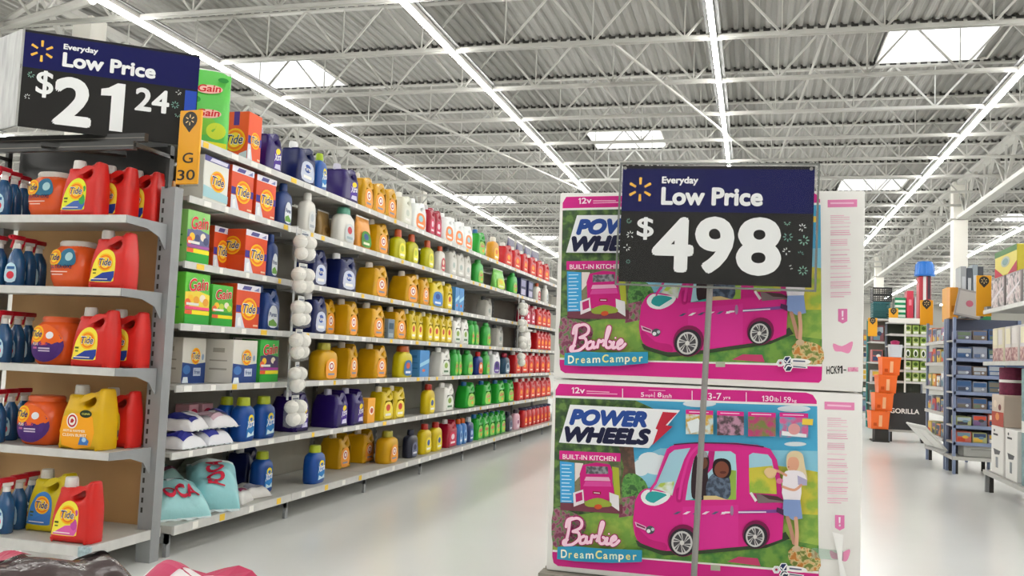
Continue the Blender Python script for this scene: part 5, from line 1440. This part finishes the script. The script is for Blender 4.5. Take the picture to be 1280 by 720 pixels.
# ---- unit by the near end of the far aisle
rack('grey shelf unit with deep decks, holding standing rolls and bedding boxes', 2.2, 2.75, 7.0, 9.86, (1.26, 1.765), 2.1, face='-x', deck=.21)
def fr_white(d, w, h):
    d.poly([(-w * .3, h * .52), (w * .3, h * .5), (w * .2, h * .42), (-w * .2, h * .4)], INK('5a5a5c')); d.rect(-w * .1, h * .14, w * .1, h * .36, INK('8f9498')); d.rect(-w * .3, h * .8, w * .1, h * .84, INK('3a3a3c')); d.ell(-w * .2, h * .9, w * .06, h * .03, INK('3a3a3c'))
goods('floor_care_carton', 'white upright carton at the end of the far deck, under a red pack', 'carton', 2.22, 2.45, 9.24, 9.66, .2105, .66, 'eceae6', fr_white, '-x', 'white upright cartons')
goods('floor_care_carton', 'white upright carton beside the standing teal roll', 'carton', 2.22, 2.45, 8.78, 9.16, .2105, .66, 'eceae6', fr_white, '-x', 'white upright cartons')
goods('floor_care_carton', 'tall white carton cut off by the picture edge', 'carton', 2.22, 2.45, 8.1, 8.5, .2105, .68, 'eceae6', fr_white, '-x', 'white upright cartons')
def fr_red(d, w, h):
    d.rect(-w / 2, 0, w / 2, h * .45, INK('a83a2a')); d.ell(-w * .2, h * .7, w * .14, h * .12, INK('e0d0c0')); d.ell(w * .2, h * .6, w * .12, h * .1, INK('6a2a2a')); d.ell(0, h * .3, w * .16, h * .12, INK('d88a4a'))
goods('patterned_pack', 'red and cream patterned pack standing on a white carton', 'pack', 2.22, 2.45, 9.22, 9.64, .6605, .955, 'c9b8a8', fr_red, '-x')
def roll(label, x, y, r, z0, z1, c, cat='rug roll'):
    t = thing('rug_roll', label, cat, (x, y, z0))
    b = B(); b.loft([(0, r, r), (.006, r, r), (z1 - z0 - .006, r, r), (z1 - z0, r * .97, r * .97)], mat(c, .8, noise=.18, scale=40), 24, 2); b.obj('rolled_rug', t)
    b = B(); b.loft([(z1 - z0, r * .6, r * .6), (z1 - z0 + .002, r * .55, r * .55), (z1 - z0 + .003, r * .3, r * .3), (z1 - z0 + .004, r * .28, r * .28)], mat('4a4644', .8), 18, 2); b.obj('roll_core', t)
    b = B(); b.loft([((z1 - z0) * .45, r + .001, r + .001), ((z1 - z0) * .55, r + .001, r + .001)], mat('e6e4e0', .4), 24, 2, cap=False); b.obj('paper_band', t)
roll('burgundy roll standing on the patterned pack under the shelf', 2.35, 9.43, .115, .956, 1.21, '6a1f3c')
roll('tall teal grey roll standing on the deck', 2.36, 8.63, .14, .2105, 1.2, '7f979c')
roll('slate roll with white splash deeper on the deck', 2.36, 8.3, .11, .6805, 1.2, '5a6264')
for i, (y0, y1, c) in enumerate(((9.22, 9.62, 'd6cdb0'), (8.74, 9.18, 'cfc9c4'), (8.3, 8.7, 'c3bcc0'), (7.9, 8.26, 'c9c3c3'))):
    goods('bedding_box', ('cream bedding box with rose print at the shelf end', 'pale grey bedding box second from the shelf end', 'mauve grey bedding box third from the shelf end', 'grey bedding box fourth from the shelf end')[i], 'box', 2.22, 2.6, y0, y1, 1.2605, 1.58, c,
          lambda d, w, h: (d.rect(-w * .46, h * .02, w * .46, h * .4, mat('c9a9a0', .5, scale=30, h2='8f5a60')), d.rect(-w * .4, h * .5, -w * .06, h * .94, INK('e0d9bc')), d.rect(w * .04, h * .5, w * .4, h * .94, INK('dcd6d2'), False), d.rect(-w * .01, 0, w * .01, h, INK('6a6466'))), '-x', 'bedding boxes')
for i, (y0, y1) in enumerate(((9.2, 9.68), (8.66, 9.14), (8.1, 8.6))):
    goods('patterned_box', ('grey pink patterned box at the top shelf end', 'grey pink patterned box second on the top shelf', 'grey pink patterned box third on the top shelf')[i], 'box', 2.22, 2.6, y0, y1, 1.7655, 2.06, ('8a8080', '9a8f90', '7a8078')[i],
          lambda d, w, h: (d.rect(-w * .46, h * .05, w * .46, h * .95, mat('b9a6a8', .5, scale=14, h2='6f6a6c', h3='d8ccc8')), d.poly([(-w * .4, h * .2), (w * .4, h * .6), (w * .4, h * .68), (-w * .4, h * .3)], INK('d6cfd2'))), '-x', 'patterned boxes')
def fr_tri(d, w, h):
    d.rect(-w / 2, h * .78, w / 2, h, INK('3f6f34')); d.poly([(-w / 2, 0), (-w / 2, h * .4), (-w * .1, 0)], INK('b02a40')); d.poly([(w / 2, 0), (w / 2, h * .4), (w * .1, 0)], INK('b02a40'), False); d.ell(0, h * .5, w * .2, h * .2, INK('a9b0a0')); d.ell(0, h * .5, w * .13, h * .13, INK('6f8f8a'))
goods('puzzle_carton', 'red yellow and green carton on top of the patterned boxes', 'carton', 2.24, 2.5, 8.86, 9.62, 2.066, 2.31, 'cfc03a', fr_tri, '-x')
goods('white_carton', 'small white carton at the very end of the top boxes', 'carton', 2.28, 2.5, 9.64, 9.8, 2.066, 2.2, 'f0efec', lambda d, w, h: d.rect(-w * .3, h * .3, w * .3, h * .6, INK('d6d6d2')), '-x')
t = aisle_marker((2.22, 9.97, 1.72), .14, .41, 'yellow aisle sign at the patterned boxes', None, None, 0)
b = B(); b.box(.0, -.13, .06, .1, .02, .09, STEEL()); b.obj('arm', t)

def fr_cool(seed):
    def f(d, w, h):
        r = random.Random(seed); q = ['5a6a8a', '3f5f8a', '8f97a6', '4a5060', 'a9b0b8', '6f7f6a', '7a7468']
        d.rect(-w * .44, h * .5, w * .44, h * .88, INK(r.choice(q))); d.rect(-w * .4, h * .12, w * r.uniform(0, .3), h * .4, INK(r.choice(q))); d.ell(w * .2, h * .3, w * .1, h * .12, INK('c9cdd2'))
    return f
# ---- blue steel end unit facing the camera
lv = [.36, .55, .74, .93, 1.12, 1.31, 1.52]
rack('blue grey steel end unit packed with flat goods', 2.2, 3.0, 11.3, 11.75, lv, 1.78, BLUE, deck=.2, back=mat('5a6074', .6))
pal = [('6f6f84', 'ash'), ('2f4f6a', 'navy'), ('7a6a60', 'brown'), ('56688a', 'slate'), ('3a5a8c', 'blue'), ('8a8f9c', 'grey'), ('c86a5a', 'coral'), ('a9ae7a', 'olive')]
r = random.Random(9)
nm = ['lowest', 'second', 'third', 'fourth', 'fifth', 'sixth', 'topmost']
for i, z in enumerate(lv):
    for j, (xa, xb) in enumerate(((2.24, 2.4), (2.41, 2.56), (2.57, 2.74), (2.75, 2.95))):
        c, cn = pal[(i * 3 + j * 2) % 6] if i > 1 else pal[(6, 7, 0, 6)[(i + j) % 4]]
        goods('flat_pack', '%s flat pack, %s in the %s row of the blue end unit' % (cn, ORD[j + 1], nm[i]), 'pack', xa, xb, 11.33, 11.6, z + .0005, z + .0005 + r.uniform(.1, .15), c, (None if i < 2 else fr_cool(i * 7 + j)), group='flat packs of the blue end unit')
goods('storage_bin', 'pale grey bin on the deck of the blue end unit', 'bin', 2.32, 2.7, 11.34, 11.65, .2005, .33, 'a9a9a4', lambda d, w, h: d.rect(-w * .3, h * .6, w * .3, h * .7, INK('8f8f8a')))
t = goods('tilted_frame', 'grey frame leaning on top of the blue end unit', 'frame', 2.2, 2.48, 11.3, 11.33, 1.782, 2.1, '8f8a88', lambda d, w, h: (d.rect(-w * .44, h * .08, w * .44, h * .92, INK('b0aaa6')), d.ell(0, h * .5, w * .14, h * .12, INK('a85a6a'))))
t.rotation_euler = (-.1, .2, .03)
for i, (x0, x1, z1, c, nmn) in enumerate(((2.3, 2.36, 2.38, '9fa3a6', 'pale grey'), (2.365, 2.42, 2.36, '4a5058', 'charcoal'), (2.425, 2.48, 2.4, '8f9aa2', 'blue grey'), (2.485, 2.54, 2.38, '3f444c', 'near black'))):
    goods('upright_book', '%s upright binder on top of the blue end unit' % nmn, 'binder', x0, x1, 11.42, 11.7, 1.781, z1, c, lambda d, w, h: (d.rect(-w * .3, h * .2, w * .3, h * .8, INK('c9cdd0'))), group='binders on the blue end unit')
goods('orange_carton', 'small orange carton behind the binders', 'carton', 2.2, 2.29, 11.5, 11.7, 1.781, 2.14, 'd8922a', lambda d, w, h: d.rect(-w * .3, h * .2, w * .3, h * .4, INK('b8701c')))
# its aisle side
lv2 = [.36, .66, .96, 1.26, 1.52]
rack('grey side shelf unit along the far aisle, behind the blue end unit', 2.2, 2.7, 11.8, 13.0, lv2, 1.78, BLUE, face='-x', deck=.2)
for i, z in enumerate(lv2):
    for j in range(4):
        ya = 11.86 + j * .28
        c, cn = (('8a8a94', 'grey'), ('b04050', 'rose'), ('c9a84a', 'mustard'), ('d07a3a', 'orange'), ('a9b0b4', 'silver'), ('5a5f6a', 'graphite'), ('7f8a5a', 'moss'))[(i * 2 + j * 3) % 7]
        goods('household_pack', '%s pack, %s back on the %s side shelf past the blue end unit' % (cn, ORD[j + 1], nm[i]), 'pack', 2.22, 2.45, ya, ya + .24, z + .0005, z + r.uniform(.14, .2), c, face='-x', group='packs on the side shelf')
t = thing('leaflet_tray', 'white tilted leaflet tray at the foot of the side shelf', 'tray', (2.12, 11.75, .26))
t.rotation_euler = (0, -.75, .15)
b = B(); b.bbox(-.02, -.33, 0, .0, .33, .36, mat('d9d9d6', .4), .004, 1); b.obj('tray_back', t)
for j in range(2):
    b = B(); b.box(-.026, -.3 + j * .31, .03, -.021, -.02 + j * .31, .3, mat('f3f3f0', .4)); b.obj('leaflet', t)
b = B(); b.box(-.06, -.33, -.012, .0, .33, .0, mat('b9b9b6', .4)); b.obj('tray_lip', t)
for i, (x0, x1, c, nmn, z1) in enumerate(((2.3, 2.46, 'd89a2a', 'orange and grey', 2.2), (2.48, 2.6, 'e8a82a', 'amber', 2.2), (2.62, 2.8, '2f8a54', 'green', 2.22))):
    goods('game_carton', '%s carton standing on the side shelf top' % nmn, 'carton', x0, x1, 12.2, 12.5, 1.7805, z1, c, lambda d, w, h: (d.rect(-w * .36, h * .45, w * .2, h * .92, INK('b9b4b4')), d.ell(w * .1, h * .25, w * .2, h * .1, INK('e8d06a'))))
aisle_marker((2.2, 12.98, 1.76), .16, .33, 'yellow aisle sign under the blue bucket', None, None)

# ---- glue display end unit
t = rack('black and green glue display unit', 2.12, 2.7, 15.8, 16.3, (.98, 1.16, 1.36, 1.55, 1.74, 1.94), 1.95, mat('6f7682', .4), deck=.2, back=mat('3a4034', .6))
b = B(); b.box(-.04, -.27, .2, .56 - .29, -.25, .8, mat('2a292a', .45)); b.box(-.33, -.268, .2, -.04, -.25, .8, mat('2a292a', .45)); o = b.obj('front_panel', t)
d = D(lambda u, v: (u, -.27, v), base=.002); d.text('GORILLA', -.27, .46, .17, .54, mat('e9e6e0', .5), .06); d.obj('panel_lettering', o)
b = B(); b.box(-.3, -.262, 1.92, .3, -.25, 2.0, mat('f3f1ea', .5)); b.box(-.06, -.262, .8, -.035, -.25, 1.92, mat('e3e1da', .5)); b.obj('header_panel', t)
for i, z in enumerate((.98, 1.16, 1.36, 1.55, 1.74)):
    for j in range(3):
        x = 2.36 + j * .115
        goods('glue_pack', 'green and white glue pack, %s in the %s display row' % (ORD[j + 1], nm[i]), 'glue', x, x + .1, 15.82, 15.92, z + .0005, z + .15, ('7f9a3a', 'a9b86a', '8fa84a')[(i + j) % 3],
              (lambda d, w, h: (d.ell(0, h * .5, w * .34, h * .4, INK('f0f0ec')), d.ell(0, h * .45, w * .2, h * .28, INK('2f3f1f')))) if i == 2 else (lambda d, w, h: (d.ell(0, h * .66, w * .3, h * .2, INK('3f5a1f')), d.rect(-w * .36, h * .08, w * .36, h * .32, INK('eef0e4')))), group='glue packs in the display')
for i, z in enumerate((.2, .49, .78, 1.07)):
    x = 1.94 + i * .055
    t = thing('orange_bin', 'orange stacking bin, %s of the leaning stack beside the glue display' % ('lowest', 'second', 'third', 'topmost')[i], 'bin', (x + .02, 15.75 + i * .02, z), .1, 'orange stacking bins')
    b = B(); OR = mat('ee6a1c', .35)
    W_ = .13
    b.add([(-W_, -.12, 0), (W_, -.12, 0), (W_, .12, 0), (-W_, .12, 0), (-W_ * 1.1, -.16, .27), (W_ * 1.1, -.16, .27), (W_ * 1.1, .14, .27), (-W_ * 1.1, .14, .27)], [(0, 3, 2, 1), (0, 1, 5, 4), (1, 2, 6, 5), (2, 3, 7, 6), (3, 0, 4, 7)], OR)
    b.box(-W_ * 1.12, -.17, .262, W_ * 1.12, -.15, .288, OR); b.box(-W_ * 1.12, .13, .262, W_ * 1.12, .15, .288, OR)
    b.box(-W_ * 1.12, -.15, .262, -W_ * 1.04, .13, .288, OR); b.box(W_ * 1.04, -.15, .262, W_ * 1.12, .13, .288, OR)
    b.obj('bin_shell', t)
    d = D(lambda u, v: (u, -.121 - v / .27 * .04, v), base=.003); d.rect(-.02, .04, .03, .22, INK('f6b98a')); d.rect(-.1, .05, -.05, .1, INK('c9501a')); d.obj('bin_label', t)
b = B(); b.box(1.9, 15.6, 0.02, 2.1, 15.95, .195, DARK); b.box(1.86, 15.56, 0, 2.11, 15.98, .02, DARK); tag(b.obj('dark_plinth'), 'low dark plinth carrying the orange bins', 'plinth')
t = thing('clear_tub', 'clear tub with magenta lid topping the orange bins', 'tub', (2.2, 15.72, 1.36))
b = B(); b.loft([(0, .1, .09), (.2, .11, .1)], mat('cfd3d8', .2), 18, 3); b.obj('tub_body', t)
b = B(); b.loft([(.2, .06, .06), (.25, .07, .07), (.27, .03, .03)], mat('a81f5a', .35), 16, 2); b.obj('lid', t)
# bucket above the glue display
goods('red_white_carton', 'tall red and white carton under the blue bucket', 'carton', 2.58, 2.76, 15.9, 16.15, 1.951, 2.7, 'b02f3c', lambda d, w, h: (d.rect(-w * .16, 0, w * .1, h, INK('ecebe8')), d.rect(w * .2, h * .5, w * .45, h, INK('4a3a44'))))
t = thing('bucket', 'blue plastic bucket upside down on the red and white carton', 'bucket', (2.68, 16.0, 2.705))
b = B(); b.loft([(0, .155, .155), (.02, .16, .16), (.03, .145, .145), (.2, .13, .13), (.24, .11, .11)], mat('2a72c8', .3), 24, 2); b.obj('bucket_body', t)
for k in range(8):
    a = k * PI / 4
    b = B(); b.bar((.15 * math.cos(a), .15 * math.sin(a), .03), (.133 * math.cos(a), .133 * math.sin(a), .2), .008, mat('3a86dc', .3), 6); b.obj('rib', t)

# ---- last unit before the far wall
rack('teal decked shelf unit far down the aisle', 2.2, 3.2, 19.0, 19.6, (.5, .9, 1.3, 1.7, 2.15), 2.16, mat('4a9a94', .45), deck=.18)
def crate(label, x, y, z, w, d, h, c):
    t = thing('slotted_crate', label, 'crate', (x, y, z), 0, 'stacked slotted crates')
    b = B(); m = mat(c, .45)
    b.box(-w / 2, -d / 2, 0, w / 2, d / 2, .012, m)
    for s in (-1, 1):
        for k in range(4):
            z0 = .0 + k * h / 4
            b.box(-w / 2, s * d / 2 - .006, z0, w / 2, s * d / 2 + .006, z0 + h / 4 * .62, m); b.box(s * w / 2 - .006, -d / 2, z0, s * w / 2 + .006, d / 2, z0 + h / 4 * .62, m)
        for k in range(5):
            x_ = -w / 2 + w * k / 4
            b.box(x_ - .008, s * d / 2 - .005, 0, x_ + .008, s * d / 2 + .005, h, m)
    b.box(-w / 2 - .01, -d / 2 - .01, h - .02, w / 2 + .01, -d / 2, h, m)
    b.obj('crate_shell', t)
crate('teal slotted crate, lower of the stack far down the aisle', 2.42, 19.3, 2.1505, .3, .4, .17, '1f5a5c')
crate('teal slotted crate, second of the far stack', 2.42, 19.3, 2.322, .3, .4, .17, '236266')
crate('black slotted crate under the topmost of the far stack', 2.43, 19.3, 2.494, .34, .42, .14, '1f2122')
crate('black slotted crate topping the far stack', 2.43, 19.3, 2.636, .34, .42, .14, '1f2122')
goods('striped_carton', 'green and white striped carton far down the aisle', 'carton', 2.66, 2.86, 19.1, 19.4, 2.1505, 2.58, 'e6efe6', lambda d, w, h: [d.rect(-w / 2, h * k / 4.5, w / 2, h * (k + .5) / 4.5, INK('1f8a5a'), k == 0) for k in range(5)])
goods('red_tall_carton', 'tall red carton beside the striped one', 'carton', 2.88, 3.0, 19.1, 19.4, 2.1505, 2.72, 'c8304a', lambda d, w, h: d.rect(-w * .2, h * .5, w * .2, h * .7, INK('e08a98')))
goods('silver_carton', 'silver carton past the tall red one', 'carton', 3.02, 3.14, 19.1, 19.4, 2.1505, 2.6, 'b9bcc0', lambda d, w, h: d.rect(-w * .2, h * .1, w * .1, h * .9, INK('5a5f66')))
for i, (x0, x1, c, nmn) in enumerate(((2.5, 2.72, 'e0a488', 'peach'), (2.74, 2.94, 'd89070', 'salmon'), (2.25, 2.46, '7a4a50', 'plum'))):
    goods('towel_pack', '%s textile pack on the fourth far shelf' % nmn, 'pack', x0, x1, 19.05, 19.35, 1.7005, 2.02, c)
for i, z in enumerate((.18, .5, .9, 1.3)):
    for j in range(4):
        x = 2.24 + j * .235
        c, cn = (('4a6a5a', 'dark green'), ('b9b0b0', 'pale'), ('5a4a5a', 'plum grey'), ('2f7a74', 'teal'), ('a85a5a', 'brick'))[(i * 3 + j) % 5]
        goods('household_pack', '%s pack, %s in the %s far teal row' % (cn, ORD[j + 1], nm[i]), 'pack', x, x + .2, 19.02, 19.3, z + .0005, z + .24, c, group='packs in the far teal unit')
aisle_marker((2.62, 18.965, 2.0), .17, .36, 'yellow aisle sign before the striped carton', None, None)
aisle_marker((2.24, 18.965, 1.8), .17, .36, 'yellow aisle sign below the stacked crates', None, None)
rack('grey shelf unit farthest down the aisle', 2.4, 3.6, 22.5, 23.1, (.5, .9, 1.3, 1.7), 2.1, deck=.18)
for i, z in enumerate((.18, .5, .9, 1.3, 1.7)):
    for j in range(4):
        x = 2.45 + j * .28
        c, cn = (('6a7a8a', 'slate'), ('c9b8a0', 'sand'), ('3a5a4a', 'forest'), ('b06a4a', 'rust'), ('d8d4cc', 'chalk'))[(i * 2 + j) % 5]
        goods('household_pack', '%s pack, %s in the %s row of the farthest unit' % (cn, ORD[j + 1], nm[i]), 'pack', x, x + .24, 22.52, 22.8, z + .0005, z + .26, c, group='packs in the farthest unit')
